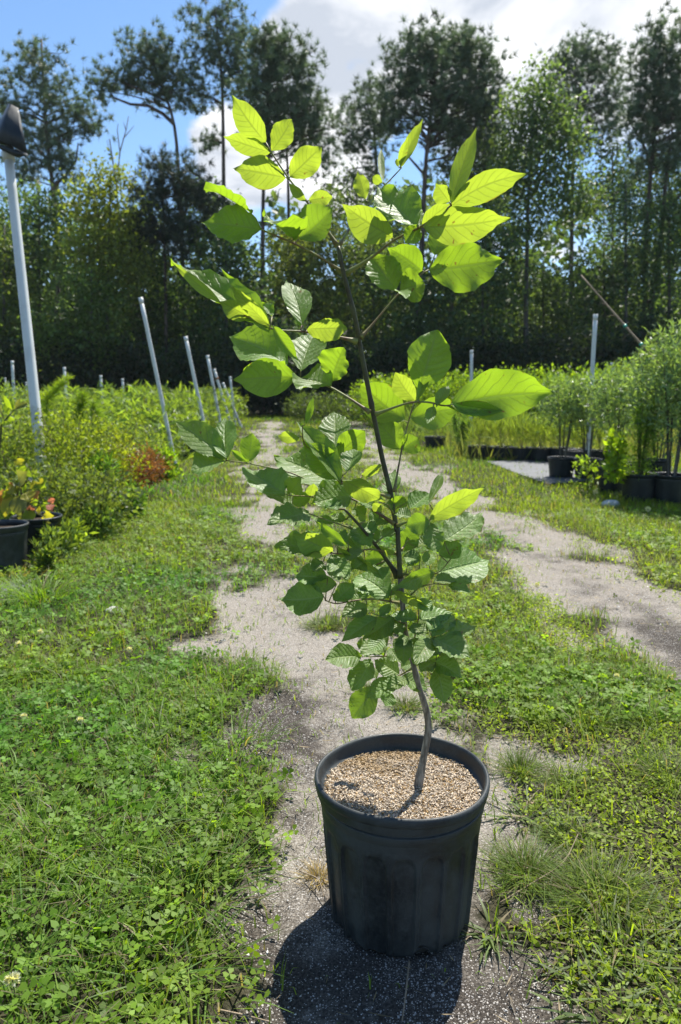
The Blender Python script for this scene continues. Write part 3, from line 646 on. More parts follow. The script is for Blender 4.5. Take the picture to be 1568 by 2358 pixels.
def pole_cap():
    # an upturned square black nursery pot, tilted over the pole's end
    Y = 5.85; root = empty('pole_cap', at(28, 300, Y), 'tilted black plastic pot upturned over a white pole', 'pot')
    org = at(28, 300, Y); k = 1 / px_per_m(Y)
    def P(x, y, dy): return at(x, y, Y + dy)
    w = .19
    lo = [P(-12, 318, -w), P(66, 356, -w), P(52, 346, w), P(-26, 322, w)]
    hi = [P(22, 238, -w * .38), P(44, 250, -w * .38), P(38, 246, w * .42), P(18, 240, w * .42)]
    rim0 = [P(-22, 322, -w * 1.1), P(66, 360, -w * 1.1), P(60, 350, w * 1.1), P(-30, 324, w * 1.1)]
    rim1 = [P(-18, 334, -w * 1.1), P(40, 364, -w * 1.0), P(56, 356, w * 1.1), P(-28, 332, w * 1.1)]
    def ring_loft(rings, name, th):
        # rounded square rings, lofted, with thickness
        V = []; n = 24
        for rg in rings:
            c = np.array(rg); out = []
            for i in range(4):
                p0, p1, p2 = c[i - 1], c[i], c[(i + 1) % 4]
                for t in np.linspace(0, 1, 6):
                    a = p1 + (p0 - p1) * .22 * (1 - t) ** 2; b2 = (p2 - p1) * .22 * t ** 2
                    out.append(a + b2)
            V.append(np.array(out))
        full = []
        for v in V: full.append(v)
        for v in V[::-1]:
            c = v.mean(0); full.append(c + (v - c) * (1 - th))
        m = len(full); V2 = np.vstack(full); n = len(V[0])
        i = np.arange(m)[:, None] * n; j = np.arange(n)[None]; i2 = ((np.arange(m) + 1) % m)[:, None] * n
        Q = np.stack([i + j, i + (j + 1) % n, i2 + (j + 1) % n, i2 + j], -1).reshape(-1, 4)
        return V2, Q
    V, Q = ring_loft([lo, [a * .5 + b * .5 for a, b in zip(lo, hi)], hi], 'cap_body', .04)
    mb = MB(); mb.add(V, Q)
    # closed top
    c = np.array(hi); mb.add(np.vstack([c, c.mean(0)[None]]) + np.array([0, 0, -.004]), (), [(0, 1, 4), (1, 2, 4), (2, 3, 4), (3, 0, 4)])
    mb.build('cap_body', M_POT, root, org)
    V, Q = ring_loft([rim0, rim1], 'cap_rim', .05); mb = MB(); mb.add(V, Q); mb.build('cap_rim', M_POT, root, org)
pole_cap()
def cane():
    Y = 6.2; a = at(1505, 826, Y); b = at(1338, 634, Y + .5); foot = at(1600, 930, Y - .25)
    foot = foot + (foot - a) / np.linalg.norm(foot - a) * .9; foot[2] = max(foot[2], .02)
    org = np.array([foot[0], foot[1], 0]); root = empty('bamboo_cane', org, 'thin leaning cane with green ties, slanting out of the willow shrub', 'cane')
    P = np.vstack([foot[None], np.linspace(a, b, 9)]); mb = MB()
    mb.tube(P, np.linspace(.012, .006, len(P)), 7, True)
    for t in np.linspace(.1, .8, 8):
        q = a + (b - a) * t; d = unit(rng.normal(size=3) + np.array([-1, 0, .1])) * rng.uniform(.05, .11)
        mb.tube([q, q + d * .6 + np.array([0, 0, .01]), q + d], [.002, .0015, .001], 4, False)
    mb.build('stick', M_TWIG, root, org)
    mg = simple_mat('green_tie', (.02, .35, .25), .4, .5, .2)
    for px, py in ((1478, 789), (1442, 742)):
        t = (px - 1505) / (1338 - 1505); q = a + (b - a) * t; u_ = unit(b - a); m2 = MB(); m2.tube([q - u_ * .012, q + u_ * .012], [.015, .015], 8, True); m2.build('tie', mg, root, org)
cane()

# ------------------------------------------------------------------ nursery pots and the plants in the beds
def small_pot(x, y, r, h, label, group=None, soil=True, ribs=True, mat=None, name='nursery_pot'):
    root = empty(name, (x, y, 0), label, 'plant pot', group)
    n = 48
    def rf(R, Z, A):
        rib = .5 + .5 * np.sign(np.sin(A * 14)) * np.minimum(1, np.abs(np.sin(A * 14)) * 4)
        k = np.clip((h * .82 - Z) / (h * .05), 0, 1) * (Z > h * .03)
        return R - rib * k * r * .025 * (R > r * .5), Z
    mb = MB()
    mb.lathe([(.0, .004), (r * .80, .004), (r * .83, .012), (r * .9, h * .5), (r * .945, h * .8), (r * .965, h * .86), (r * .945, h * .88), (r * .93, h * .87), (r * .86, h * .5), (r * .8, h * .3)], n, (0, 0, 0), rf if ribs else None)
    mb.build('pot_body', mat or M_POTFAR, root)
    rb = MB(); rb.lathe([(r * .955, h * .87), (r * 1.0, h * .88), (r * 1.0, h * .945), (r * 1.03, h * .955), (r * 1.035, h * .985), (r * 1.0, h), (r * .95, h * .985), (r * .94, h * .87), (r * .955, h * .87)], n)
    rb.build('pot_rim', mat or M_POTFAR, root)
    if soil:
        s = MB(); a = np.arange(n) * 2 * math.pi / n
        V = np.stack([np.cos(a) * r * .93, np.sin(a) * r * .93, np.full(n, h * .875)], 1); s.add(np.vstack([V, [[0, 0, h * .89]]]), (), [(i, (i + 1) % n, n) for i in range(n)]); s.build('soil', M_SOIL, root)
    return root
def leafy(name, label, cat, base, h, r, n, leaf, tint, var=.2, yellow=.3, aspect=.5, shape='dome', stems=5, mat=None, group=None, z0=0.0, up=.2, stem_mat=None, flop=0.0):
    """a shrub or weed: stems + leaf faces through its volume"""
    base = np.array([base[0], base[1], base[2] if len(base) > 2 else 0.0]); root = empty(name, base, label, cat, group)
    mb = MB(); tipl = []
    for i in range(stems):
        a = rng.uniform(0, 6.28); q = r * rng.uniform(.15, .8)
        t = np.array([math.cos(a) * q, math.sin(a) * q, h * rng.uniform(.75, 1.0)])
        if flop: t[0] += flop * h
        s0 = np.array([math.cos(a) * q * .15, math.sin(a) * q * .15, z0 * .0])
        m = (s0 + t) / 2 + np.array([math.cos(a), math.sin(a), 0]) * q * -.12
        w = .0035 + h * .004
        mb.tube([s0, m, t], [w, w * .7, w * .3], 5, False); tipl.append((s0, m, t))
    mb.build('stems', stem_mat or M_TWIG, root)
    if shape == 'dome':
        d = rdir(n) * (rng.random(n) ** .4)[:, None]; C = d * np.array([r, r, (h - z0) / 2]) + np.array([0, 0, (h + z0) / 2])
        C += rng.normal(size=C.shape) * r * .12
    else:   # along stems
        k = rng.integers(0, stems, n); t = z0 / h + (1 - z0 / h) * rng.random(n) ** .85
        S0 = np.array([x[0] for x in tipl])[k]; Mm = np.array([x[1] for x in tipl])[k]; Tt = np.array([x[2] for x in tipl])[k]; t1 = t[:, None]
        C = (1 - t1) ** 2 * S0 + 2 * t1 * (1 - t1) * Mm + t1 ** 2 * Tt
        C += rng.normal(size=C.shape) * np.array([1, 1, .5]) * r * (.30 if shape == 'stem' else .10) * (1.15 - t1)
    C[:, 2] = np.maximum(C[:, 2], .01)
    out = unit(C - np.array([0, 0, h * .4])); A = unit(rng.normal(size=C.shape) * .8 + out * .6 + np.array([0, 0, up])); S = perp(A)
    Ln = leaf * rng.uniform(.6, 1.3, n); V, Fq = diamonds(C, A, S, Ln, Ln * aspect, .05)
    me = np_mesh('foliage', V, Fq, np.repeat(tint_of(n, tuple(c * 1.3 for c in tint), var, yellow * .6), 4, 0)); link('foliage', me, mat or M_SHRUB, root)
    return root
def gp(px, py): q = G(px, py); return q[0], q[1]

# right-hand pots: back row of grass pots, front row with willows
GR = 'black pots in the back row with grasses'
rowA = [(1004, 1036, .20, 'black pot at the end of the back row, standing a little apart'), (1110, 1060, .18, 'first of the joined back-row pots beside the wispy weed'), (1160, 1062, .18, 'second joined back-row pot from the wispy weed'),
        (1207, 1064, .18, 'third joined back-row pot from the wispy weed'), (1254, 1066, .18, 'back-row pot beside the grey ground cloth'), (1300, 1068, .19, 'back-row pot half hidden by a front pot'), (1345, 1072, .19, 'back-row pot behind the second front-row pot'), (1392, 1076, .19, 'back-row pot behind the narrow shaded pot')]
for px, py, h, lab in rowA:
    x, y = gp(px, py); y += .16; small_pot(x, y, .17, h, lab, GR)
    leafy('potted_grass', 'thin upright grass growing in the ' + lab.replace('black pot at', 'pot at'), 'grass', (x, y, h * .85), .34, .16, 240, .22, (.11, .16, .035), .25, .5, .05, 'dome', 4, M_GRASS, 'grasses in the back-row pots', 0, 1.6)
for px, py, lab in ((1040, 1026, 'blue-green grass clump behind the wispy weed'), (1190, 1020, 'grass clump behind the back-row pots'), (1330, 1020, 'grass clump behind the willow stems'), (960, 1016, 'grass clump at the far end of the pot rows'), (1420, 1024, 'grass clump behind the middle willow')):
    x, y = gp(px, py); leafy('grass_clump', lab, 'grass', (x, y + .5), .42, .45, 700, .26, (.10, .16, .05), .25, .5, .05, 'dome', 4, M_GRASS, 'grass clumps behind the pots', 0, 1.6)
GF = 'black pots in the front row with willows'
rowB = [(1300, 1104, .145, .22, 'front-row pot standing on the edge of the grey ground cloth'), (1360, 1108, .14, .22, 'front-row pot second from the ground cloth'), (1418, 1138, .13, .23, 'narrow front-row pot in deep shade'),
        (1483, 1163, .145, .245, 'largest front-row pot, with a thick rim band'), (1556, 1166, .15, .245, 'front-row pot cut by the picture edge'), (1520, 1110, .14, .22, 'pot behind the largest front-row pot'), (1445, 1120, .14, .22, 'pot tucked between the narrow pot and the largest front-row pot'), (1330, 1082, .14, .22, 'pot just behind the gap of the first two front-row pots')]
for px, py, r, h, lab in rowB:
    x, y = gp(px, py); y += r * .9; small_pot(x, y, r, h, lab, GF)
WILL = 'grey-green willow shrubs in pots'
def willow(px, py, h, r, n, lab, dy=.13, z0=.35):
    x, y = gp(px, py); return leafy('willow_shrub', lab, 'shrub', (x, y + dy, .15), h, r, int(n * 1.05), .062, (.118, .178, .085), .35, .35, .24, 'dome', 7, M_WILLOW, WILL, z0, .1, M_BARK2)
willow(1300, 1104, .90, .30, 1900, 'slender willow on twin bare stems, in the pot by the ground cloth')
willow(1362, 1108, .92, .28, 1700, 'willow with a bare lower stem behind the tall white post')
willow(1425, 1136, 1.0, .26, 1800, 'willow rising from the shaded narrow pot')
willow(1556, 1166, 1.28, .36, 5200, 'tallest and densest willow at the picture edge')
willow(1525, 1105, 1.25, .38, 3600, 'tall willow behind the feathery potted weed')
x, y = gp(1483, 1163); leafy('feathery_weed', 'soft feathery green weed filling the largest front-row pot', 'weed', (x, y + .13, .2), .68, .17, 2100, .05, (.09, .17, .03), .2, .4, .14, 'stem', 9, M_WEED, None, .02, .6, M_STEM)
leafy('leafy_weed', 'bright green leafy weed between the narrow pot and the largest pot', 'weed', (x - .22, y + .12, .18), .42, .14, 420, .06, (.12, .20, .02), .25, .6, .55, 'stem', 5, M_WEED, None, .02, .3, M_STEM)
x, y = gp(1060, 1052); leafy('wispy_weed', 'wispy dark green weed standing before the back-row pots', 'weed', (x, y), .62, .17, 1500, .07, (.07, .14, .035), .2, .3, .13, 'stem', 6, M_WEED, None, .02, .8, M_STEM)
x, y = gp(1395, 1120); leafy('trailing_weed', 'sprawling green weed trailing over the front-row pots', 'weed', (x - .25, y - .25), .34, .30, 260, .045, (.10, .17, .03), .2, .4, .5, 'stem', 7, M_WEED, None, .02, .2, M_STEM)
# bright hedge of shrubs
HG = 'bright leafy shrubs in the far bed'
for i, (px, top, Y, lab) in enumerate(((870, 868, 19, 'bright shrub nearest the road end'), (930, 862, 18.5, 'bright shrub left of the short white post'), (1000, 862, 18, 'bright shrub beside the big pointed leaf'), (1075, 856, 17.5, 'bright shrub round the short white post'),
                              (1150, 852, 17.5, 'bright shrub above the back-row pots'), (1225, 850, 17, 'bright shrub right behind the drooping leaf tip'), (1300, 852, 16.5, 'bright shrub behind the twin-stemmed willow'), (1375, 848, 16, 'bright shrub behind the tall white post'), (1450, 838, 15.5, 'bright shrub behind the dense willow'), (1540, 838, 15, 'bright shrub at the picture edge'))):
    t = at(px, top, Y); leafy('bright_shrub', lab, 'shrub', (t[0], Y), t[2], .68, 3200, .085, (.115, .185, .022), .25, .7, .5, 'dome', 7, M_SHRUB, HG, .1, .4)
for px, Y, lab in ((760, 21, 'dull shrub with pale flower heads at the road end'), (840, 20, 'dull shrub mixed with dry stems beside the road end'), (700, 22.5, 'low shrub with a yellow top at the road end')):
    t = at(px, 905, Y); leafy('dull_shrub', lab, 'shrub', (t[0], Y), .85, .6, 1800, .08, (.055, .085, .032), .25, .35, .45, 'dome', 6, M_SHRUB, 'dull shrubs at the end of the road', .05, .3)

def ground_cloth():
    mb = MB(); cs = [(1140, 1078), (1180, 1108), (1270, 1114), (1330, 1080), (1290, 1062), (1160, 1062)]
    n = 14; A, B, C, D = [G(*c) for c in ((1120, 1066), (1258, 1118), (1420, 1106), (1300, 1060))]
    u = np.linspace(0, 1, n); U, W = np.meshgrid(u, u)
    P = A + (D - A) * U[..., None] + (B - A) * W[..., None] + (C - D - B + A) * (U * W)[..., None]
    P[..., 2] = .012 + .012 * smoothnoise(P[..., 0] * 4, P[..., 1] * 4, 4, 2)
    idx = np.arange(n * n).reshape(n, n); Q = np.stack([idx[:-1, :-1], idx[:-1, 1:], idx[1:, 1:], idx[1:, :-1]], -1).reshape(-1, 4)
    mb.add(P.reshape(-1, 3), Q); o = mb.build('ground_cloth', simple_mat('woven_cloth', (.12, .125, .135), .6, .4, .25, 8))
    tag(o, 'patch of grey woven ground cloth under the front pots', 'ground cloth', None, 'structure')
ground_cloth()
def ground_cloth_left():
    P = [G(-60, 1210), G(150, 1185), G(190, 1240), G(120, 1290), G(40, 1395), G(-120, 1400)]
    me = bpy.data.meshes.new('ground_cloth'); me.from_pydata([(p[0], p[1], .014) for p in P], [], [tuple(range(len(P)))[::-1]]); o = link('ground_cloth', me, bpy.data.materials['woven_cloth'])
    tag(o, 'strip of dark woven ground cloth under the weedy bed', 'ground cloth', None, 'structure')
ground_cloth_left()

# left bed
x, y = gp(-14, 1333); small_pot(x, y + .12, .125, .255, 'scuffed grey-black pot with two rim bands, cut by the picture edge', 'pots in the weedy bed', True, True, M_POT); LPX, LPY = x, y + .12
x, y = gp(66, 1300); small_pot(x, y + .14, .13, .24, 'black pot overgrown by weeds beside the scuffed one', 'pots in the weedy bed'); SPX, SPY = x, y + .14
x, y = gp(180, 1222); small_pot(x, y + .14, .13, .22, 'black pot with a curved rim showing among olive weeds', 'pots in the weedy bed')
x, y = gp(437, 1056); small_pot(x, y + .14, .15, .2, 'small black pot where the weedy bed meets the road', 'pots in the weedy bed')
def flat_leaf_mesh(name, base, tip, W, n, fold=.15, arch=.12, nu=12, nv=3, shape='e', wav=.004, seed=0):
    """a leaf blade between two points; n = facing normal. returns mesh about its base"""
    base = np.asarray(base, float); A = np.asarray(tip, float) - base; L = np.linalg.norm(A); A = A / L
    n = n - A * np.dot(n, A); n = n / np.linalg.norm(n); S = np.cross(n, A)
    u = np.linspace(0, 1, nu + 1); v = np.linspace(-1, 1, 2 * nv + 1)
    if shape == 'e':   w = np.sin(np.pi * u ** .86) ** .86 * (1 - .28 * u ** 6); w = np.maximum(w, 0)
    elif shape == 'o':   w = np.sin(np.pi * u ** 1.02) ** .78; w = np.where(u > .82, w * (1 - .8 * ((u - .82) / .18) * (1 - (u - .82) / .18)), w)
    elif shape == 'r': w = np.sqrt(np.clip(1 - (2 * u - 1) ** 2, 0, 1)) ** .9
    else:              w = np.sin(np.pi * u) ** .9
    # pointed (acuminate) end
    if shape == 'e': w = np.where(u > .8, w * (1 - 1.25 * ((u - .8) / .2) * (1 - (u - .8) / .2)), w)
    rg = np.random.default_rng(seed + 13)
    jit = 1 + .035 * np.interp(u, np.linspace(0, 1, 9), rg.normal(size=9))
    w = w * jit * W / 2 / max(w.max(), 1e-6)
    U, Vv = np.meshgrid(u, v, indexing='ij'); Wd = w[:, None] * np.ones_like(v)[None]
    asym = 1 + .05 * rg.normal() * np.sign(Vv) * np.minimum(1, np.abs(Vv) * 3)
    edge = 1 + .014 * np.abs(Vv) * np.interp(U, np.linspace(0, 1, 15), rg.normal(size=15))
    X = Vv * Wd * asym * edge
    bend = -arch * L * ((U - .5) ** 2 * 4 - 1) * .25
    side = rg.normal() * .02 * L * np.sin(np.pi * U)
    vph = (U - .22 * np.abs(Vv) ** 1.2) * 8.5 * 2 * np.pi
    Z = np.abs(X) * math.tan(fold) + bend + wav * np.cos(vph) * np.minimum(1, np.abs(Vv) * 2) * np.minimum(1, Wd / (W * .25 + 1e-9))
    Z += rg.normal() * .06 * W * np.sin(2 * np.pi * (U * .8 + rg.random())) * Vv
    Z += rg.normal() * .035 * W * np.sin(2 * np.pi * (U * (1.6 + rg.random()) + rg.random())) * Vv ** 2
    Z += rg.normal() * .035 * W * np.sin(2 * np.pi * (U * (3.0 + 2 * rg.random()) + rg.random())) * Vv ** 3 * np.sign(rg.normal())
    P = A[None, None] * (U * L)[..., None] + S[None, None] * (X + side)[..., None] + n[None, None] * Z[..., None]
    k = len(v); idx = np.arange(P.shape[0] * k).reshape(-1, k)
    Q = np.stack([idx[:-1, :-1], idx[1:, :-1], idx[1:, 1:], idx[:-1, 1:]], -1).reshape(-1, 4)
    uv = np.stack([U.ravel(), Vv.ravel() * .5 + .5], 1)
    return np_mesh(name, P.reshape(-1, 3), Q, None, True, uv)
def simple_leafmat(name, f, t, tf=.5): return leaf_mat(name, f, tuple(min(1, c * 1.6) for c in f), t, tf)
M_LY = simple_leafmat('yellow_leaf', (.32, .30, .03), (.75, .68, .03)); M_LO = simple_leafmat('orange_leaf', (.45, .22, .06), (.75, .36, .08)); M_LG = simple_leafmat('lime_leaf', (.12, .20, .02), (.45, .62, .02))
M_LGD = simple_leafmat('olive_leaf', (.10, .12, .03), (.30, .32, .04)); M_LR = simple_leafmat('coral_leaf', (.55, .20, .10), (.8, .28, .12)); M_LP = simple_leafmat('pale_leaf', (.35, .42, .36), (.3, .4, .25), .25)
def seedling():
    x, y = SPX - .03, SPY - .04; Y = y
    root = empty('yellowing_seedling', (x, y, .2), 'seedling with big yellow, lime and orange autumn-coloured leaves', 'seedling')
    org = np.array([x, y, .2]); mb = MB(); s = 500 / 1568 * 1568 / 2724
    def cp(a, b): return a * 400 / 1568 * 1568 / 2724, 1900 * 1568 / 2724 + b * 400 / 1568 * 1568 / 2724   # from a magnified view
    L = [(310, 330, 290, 650, 190, M_LGD), (220, 300, 100, 660, 150, M_LG), (60, 220, -40, 520, 150, M_LO), (250, 230, 120, 150, 110, M_LO), (250, 240, 110, 250, 110, M_LY), (400, 280, 470, 420, 150, M_LY), (350, 230, 420, 130, 130, M_LG),
         (560, 250, 590, 390, 90, M_LO), (500, 130, 560, 60, 110, M_LP), (600, 60, 720, 190, 160, M_LG), (330, 60, 440, -120, 190, M_LG), (330, -150, 260, -260, 110, M_LY), (760, 470, 830, 570, 90, M_LR), (700, 640, 860, 640, 110, M_LY), (720, 660, 730, 720, 90, M_LY),
         (440, 560, 480, 770, 130, M_LG), (430, 500, 470, 520, 60, M_LR), (790, 350, 830, 450, 70, M_LR), (40, 80, 140, 90, 60, M_LG), (640, 560, 560, 560, 90, M_LY), (360, 560, 330, 740, 120, M_LGD), (510, 480, 520, 560, 60, M_LR)]
    L += [(a - 90 + 60 * (i % 3), b - 40 + 50 * (i % 4), c - 80 + 55 * (i % 3), d - 20 + 40 * (i % 4), w * .9, (M_LG, M_LY, M_LGD, M_LG)[i % 4]) for i, (a, b, c, d, w, m) in enumerate(L[:16])]
    for i, (a, b, c, d, w, m) in enumerate(L):
        dy = rng.uniform(-.07, .07); B = at(*cp(a, b), Y + dy); T = at(*cp(c, d), Y + dy + rng.uniform(-.05, .03)); W = 1.6 * w * .147 / px_per_m(Y)
        me = flat_leaf_mesh('leaf', B, T, W, np.array([rng.normal() * .3, -1, rng.uniform(-.1, .7)]), .2, .35, 10, 2, 'e', .003, i); link('leaf', me, m, root, B - org)
        q = at(*cp(330, 500 if b > 200 else 200), Y); mb.tube([q, (q + B) / 2 + np.array([0, 0, .02]), B], [.003, .002, .0015], 5, False)
    p0 = org * 1.0; mb.tube([p0, at(*cp(330, 500), Y), at(*cp(330, 200), Y), at(*cp(335, -60), Y)], [.006, .005, .004, .002], 6, False)
    mb.build('stem', M_STEM, root, org)
seedling()
def edge_willowherb():
    Y = 4.4; b = at(-10, 1200, Y); org = np.array([b[0], Y, 0.0]); root = empty('narrow_leaf_plant', org, 'tall plant with narrow pointed yellow-green leaves at the picture edge', 'plant')
    def cp(a, b_): return a * 500 / 1568 * 1568 / 2724, 1500 * 1568 / 2724 + b_ * 500 / 1568 * 1568 / 2724
    mb = MB(); tops = [cp(190, 420), cp(20, 560), cp(60, 400)]
    mb.tube([org, at(-5, 1080, Y), at(*cp(20, 620), Y), at(*cp(110, 510), Y), at(*cp(190, 430), Y)], [.008, .007, .005, .004, .002], 6, False)
    L = [(190, 430, 350, 350, 55), (185, 425, 140, 270, 55), (175, 420, 120, 300, 50), (185, 430, 260, 290, 45), (150, 440, 50, 240, 55), (110, 500, 60, 330, 60), (60, 560, 20, 380, 60), (90, 520, 190, 570, 50), (30, 600, 150, 580, 60), (20, 620, -20, 690, 70), (30, 600, -40, 520, 60), (10, 640, 120, 590, 55)]
    for i, (a, b_, c, d, w) in enumerate(L):
        B = at(*cp(a, b_), Y + rng.uniform(-.03, .03)); T = at(*cp(c, d), Y + rng.uniform(-.08, .08)); me = flat_leaf_mesh('leaf', B, T, w * 1.15 * .1836 / px_per_m(Y), np.array([rng.normal() * .4, -1, rng.uniform(-.3, .5)]), .25, .2, 10, 2, 'l', .001, i)
        link('leaf', me, M_LG if i % 3 else M_LGD, root, B - org)
    mb.build('stem', M_STEM, root, org)
edge_willowherb()
OL = 'small-leaved olive shrubs in the weedy bed'
for px, Y, h, r, n, lab, tint in ((25, 5.6, .78, .36, 4200, 'olive shrub between the picture edge and the thick capped pole', (.10, .14, .035)), (150, 5.4, .80, .34, 4200, 'olive shrub hard against the thick capped pole, with lime tips', (.115, .155, .025)), (225, 5.9, .66, .34, 3600, 'yellow-green shrub between the capped pole and the red-brown bush', (.13, .16, .022)),
                              (90, 4.7, .46, .3, 2400, 'low dull shrub behind the yellowing seedling', (.085, .12, .035)), (190, 4.6, .42, .32, 2600, 'low grey-olive weed bush behind the curved pot rim', (.075, .105, .035)), (290, 7.4, .62, .4, 2600, 'pale olive shrub behind the red-brown bush', (.11, .15, .04)), (20, 7.5, 1.0, .5, 2600, 'tall pale shrub far behind the narrow-leaved plant', (.095, .14, .045))):
    t = at(px, 1000, Y); leafy('olive_shrub', lab, 'shrub', (t[0], Y), h, r, n, .034, tint, .28, .45, .5, 'dome', 8, M_SHRUB, OL, .02, .3)
t = at(300, 1000, 6.3); leafy('red_brown_shrub', 'red-brown withered shrub at the edge of the weedy bed', 'shrub', (t[0], 6.3), .43, .30, 3000, .045, (.135, .058, .034), .35, .1, .22, 'dome', 8, M_SHRUB, None, .1, .4)
WD = 'leafy weeds along the edge of the left bed'
for px, py, h, r, n, lf, tint, lab, asp in ((245, 1190, .46, .13, 900, .07, (.07, .16, .028), 'upright dark green bottlebrush weed in front of the red-brown bush', .16), (385, 1105, .34, .22, 1100, .055, (.12, .21, .02), 'bright green leafy weed beside the small black pot', .4), (350, 1108, .34, .2, 800, .055, (.10, .18, .02), 'green weed between the red-brown bush and the small black pot', .4),
                                  (285, 1200, .24, .22, 800, .055, (.06, .13, .03), 'low dark weed at the foot of the red-brown bush', .35), (205, 1250, .22, .2, 900, .05, (.06, .11, .03), 'low tangled weed before the curved pot rim', .3), (140, 1300, .2, .18, 800, .045, (.075, .125, .035), 'tangled weed beside the overgrown pot', .3), (262, 1120, .3, .2, 800, .055, (.14, .19, .02), 'yellow-green ferny weed below the red-brown bush', .35), (100, 1322, .16, .10, 420, .045, (.08, .13, .035), 'loose weed in front of the overgrown pot', .3), (160, 1280, .2, .16, 700, .05, (.11, .17, .03), 'bright ferny weed right of the overgrown pot', .3), (120, 1245, .22, .16, 600, .03, (.07, .10, .03), 'fine trailing weed over the overgrown pot', .5)):
    x, y = gp(px, py); leafy('leafy_weed', lab, 'weed', (x, y), h, r, n, lf, tint, .25, .35, asp, 'stem', 8, M_WEED, WD, .01, .5, M_STEM)
def plume(px, top, Y, lab, bend=.0, n=900, w=.10, tint=(.10, .19, .025), name='feathery_plume'):
    t = at(px, top, Y); h = t[2]; base = np.array([t[0] + bend * h, Y, 0.0]); root = empty(name, base, lab, 'weed', 'feathery plume weeds in the weedy bed')
    P = np.array([[0, 0, 0], [-.1 * bend * h, 0, h * .5], [-.35 * bend * h, 0, h * .82], [-bend * h, 0, h]]); s = np.linspace(0, 1, 16); q = np.linspace(0, 1, 4)
    C = np.stack([np.interp(s, q, P[:, i]) for i in range(3)], 1); mb = MB(); mb.tube(C, np.linspace(.006, .002, 16), 5, False); mb.build('stem', M_STEM, root)
    tt = rng.random(n); cc = np.stack([np.interp(tt, s, C[:, i]) for i in range(3)], 1); A = unit(rng.normal(size=(n, 3)) * np.array([1, 1, .3]) + np.array([0, 0, .45]))
    Ln = w * rng.uniform(.5, 1.2, n) * (1.15 - tt * .7); V, Fq = diamonds(cc, A, perp(A), Ln, Ln * .06, .05)
    link('foliage', np_mesh('foliage', V, Fq, np.repeat(tint_of(n, tint, .2, .4), 4, 0)), M_WEED, root)
plume(158, 868, 6.4, 'tall bent bright green plume beside the thick capped pole', -.28, 1700, .15, (.17, .27, .03))
plume(190, 905, 6.5, 'straight green plume just behind the bent one', -.05, 1500, .16)
plume(215, 925, 6.7, 'shorter green plume behind the bent one', .05, 1200, .14)
for px, top, Y, b, where in ((110, 893, 10, 0.12, 'between the capped pole and the bent plume'), (255, 895, 11, 0.06, 'behind the bent plume, leaning away'), (300, 900, 12, 0.05, 'just after the third short pole'), (335, 898, 13, 0.06, 'between the faint thin pole and the tallest leaning pole, the higher one'), (352, 905, 10.5, -0.05, 'touching the base of the tallest leaning pole'), (375, 890, 14, 0.05, 'just past the tallest leaning pole'), (410, 900, 12, 0.07, 'halfway from the tallest leaning pole to the second'), (440, 905, 15, 0.04, 'before the second leaning pole'), (470, 912, 16, 0.05, 'after the second leaning pole'), (500, 905, 18, 0.03, 'between the third and fourth leaning poles'), (330, 888, 16, 0.05, 'far behind the base of the tallest leaning pole'), (415, 880, 17, 0.06, 'far behind, between the first two leaning poles'), (255, 885, 15, 0.05, 'far behind the third short pole'), (280, 905, 9.5, 0.04, 'tall and near, before the faint thin pole')):
    plume(px, top, Y, 'slim green plume ' + where, b, 420, .14, (.085, .145, .035))
def weed_bed():
    n = 620; Y = rng.uniform(7.8, 24, n); e = -1.25 - .078 * Y; X = e - rng.random(n) ** 1.3 * (Y * .35 + 3); hh = rng.uniform(.55, 1.0, n)
    per = 90; C = np.repeat(np.stack([X, Y, 0 * X], 1), per, 0); t = rng.random(len(C)); C[:, 2] = t * np.repeat(hh, per); C += rng.normal(size=C.shape) * np.array([.09, .09, .02])
    A = unit(rng.normal(size=C.shape) * np.array([1, 1, .4]) + np.array([0, 0, .7])); Ln = rng.uniform(.07, .17, len(C)); V, Fq = diamonds(C, A, perp(A), Ln, Ln * .2, .05)
    pt = tint_of(n, (.105, .175, .040), .35, .25); o = link('weed_bed', np_mesh('weed_bed', V, Fq, np.repeat(np.repeat(pt, per, 0) * rng.uniform(.75, 1.25, (len(C), 1)), 4, 0)), M_WEED)
    tag(o, 'dense mass of tall green weeds filling the far left bed', 'weeds', None, 'stuff')
weed_bed()
def pale_grass():
    n = 9000; Y = rng.uniform(9.5, 16, n); X = rng.uniform(1.35, 9, n) ; X = np.where(X < 1.0 + .05 * Y, X + 1, X); C = np.stack([X, Y, 0 * X], 1)
    A = unit(rng.normal(size=C.shape) * .35 + np.array([0, 0, 1])); Ln = rng.uniform(.15, .42, n); V, Fq = diamonds(C, A, perp(A), Ln, Ln * .05, .05)
    o = link('pale_grass', np_mesh('pale_grass', V, Fq, np.repeat(tint_of(n, (.14, .17, .075), .3, .5), 4, 0)), M_GRASS); tag(o, 'pale seeding grass in front of the bright hedge', 'grass', None, 'stuff')
pale_grass()

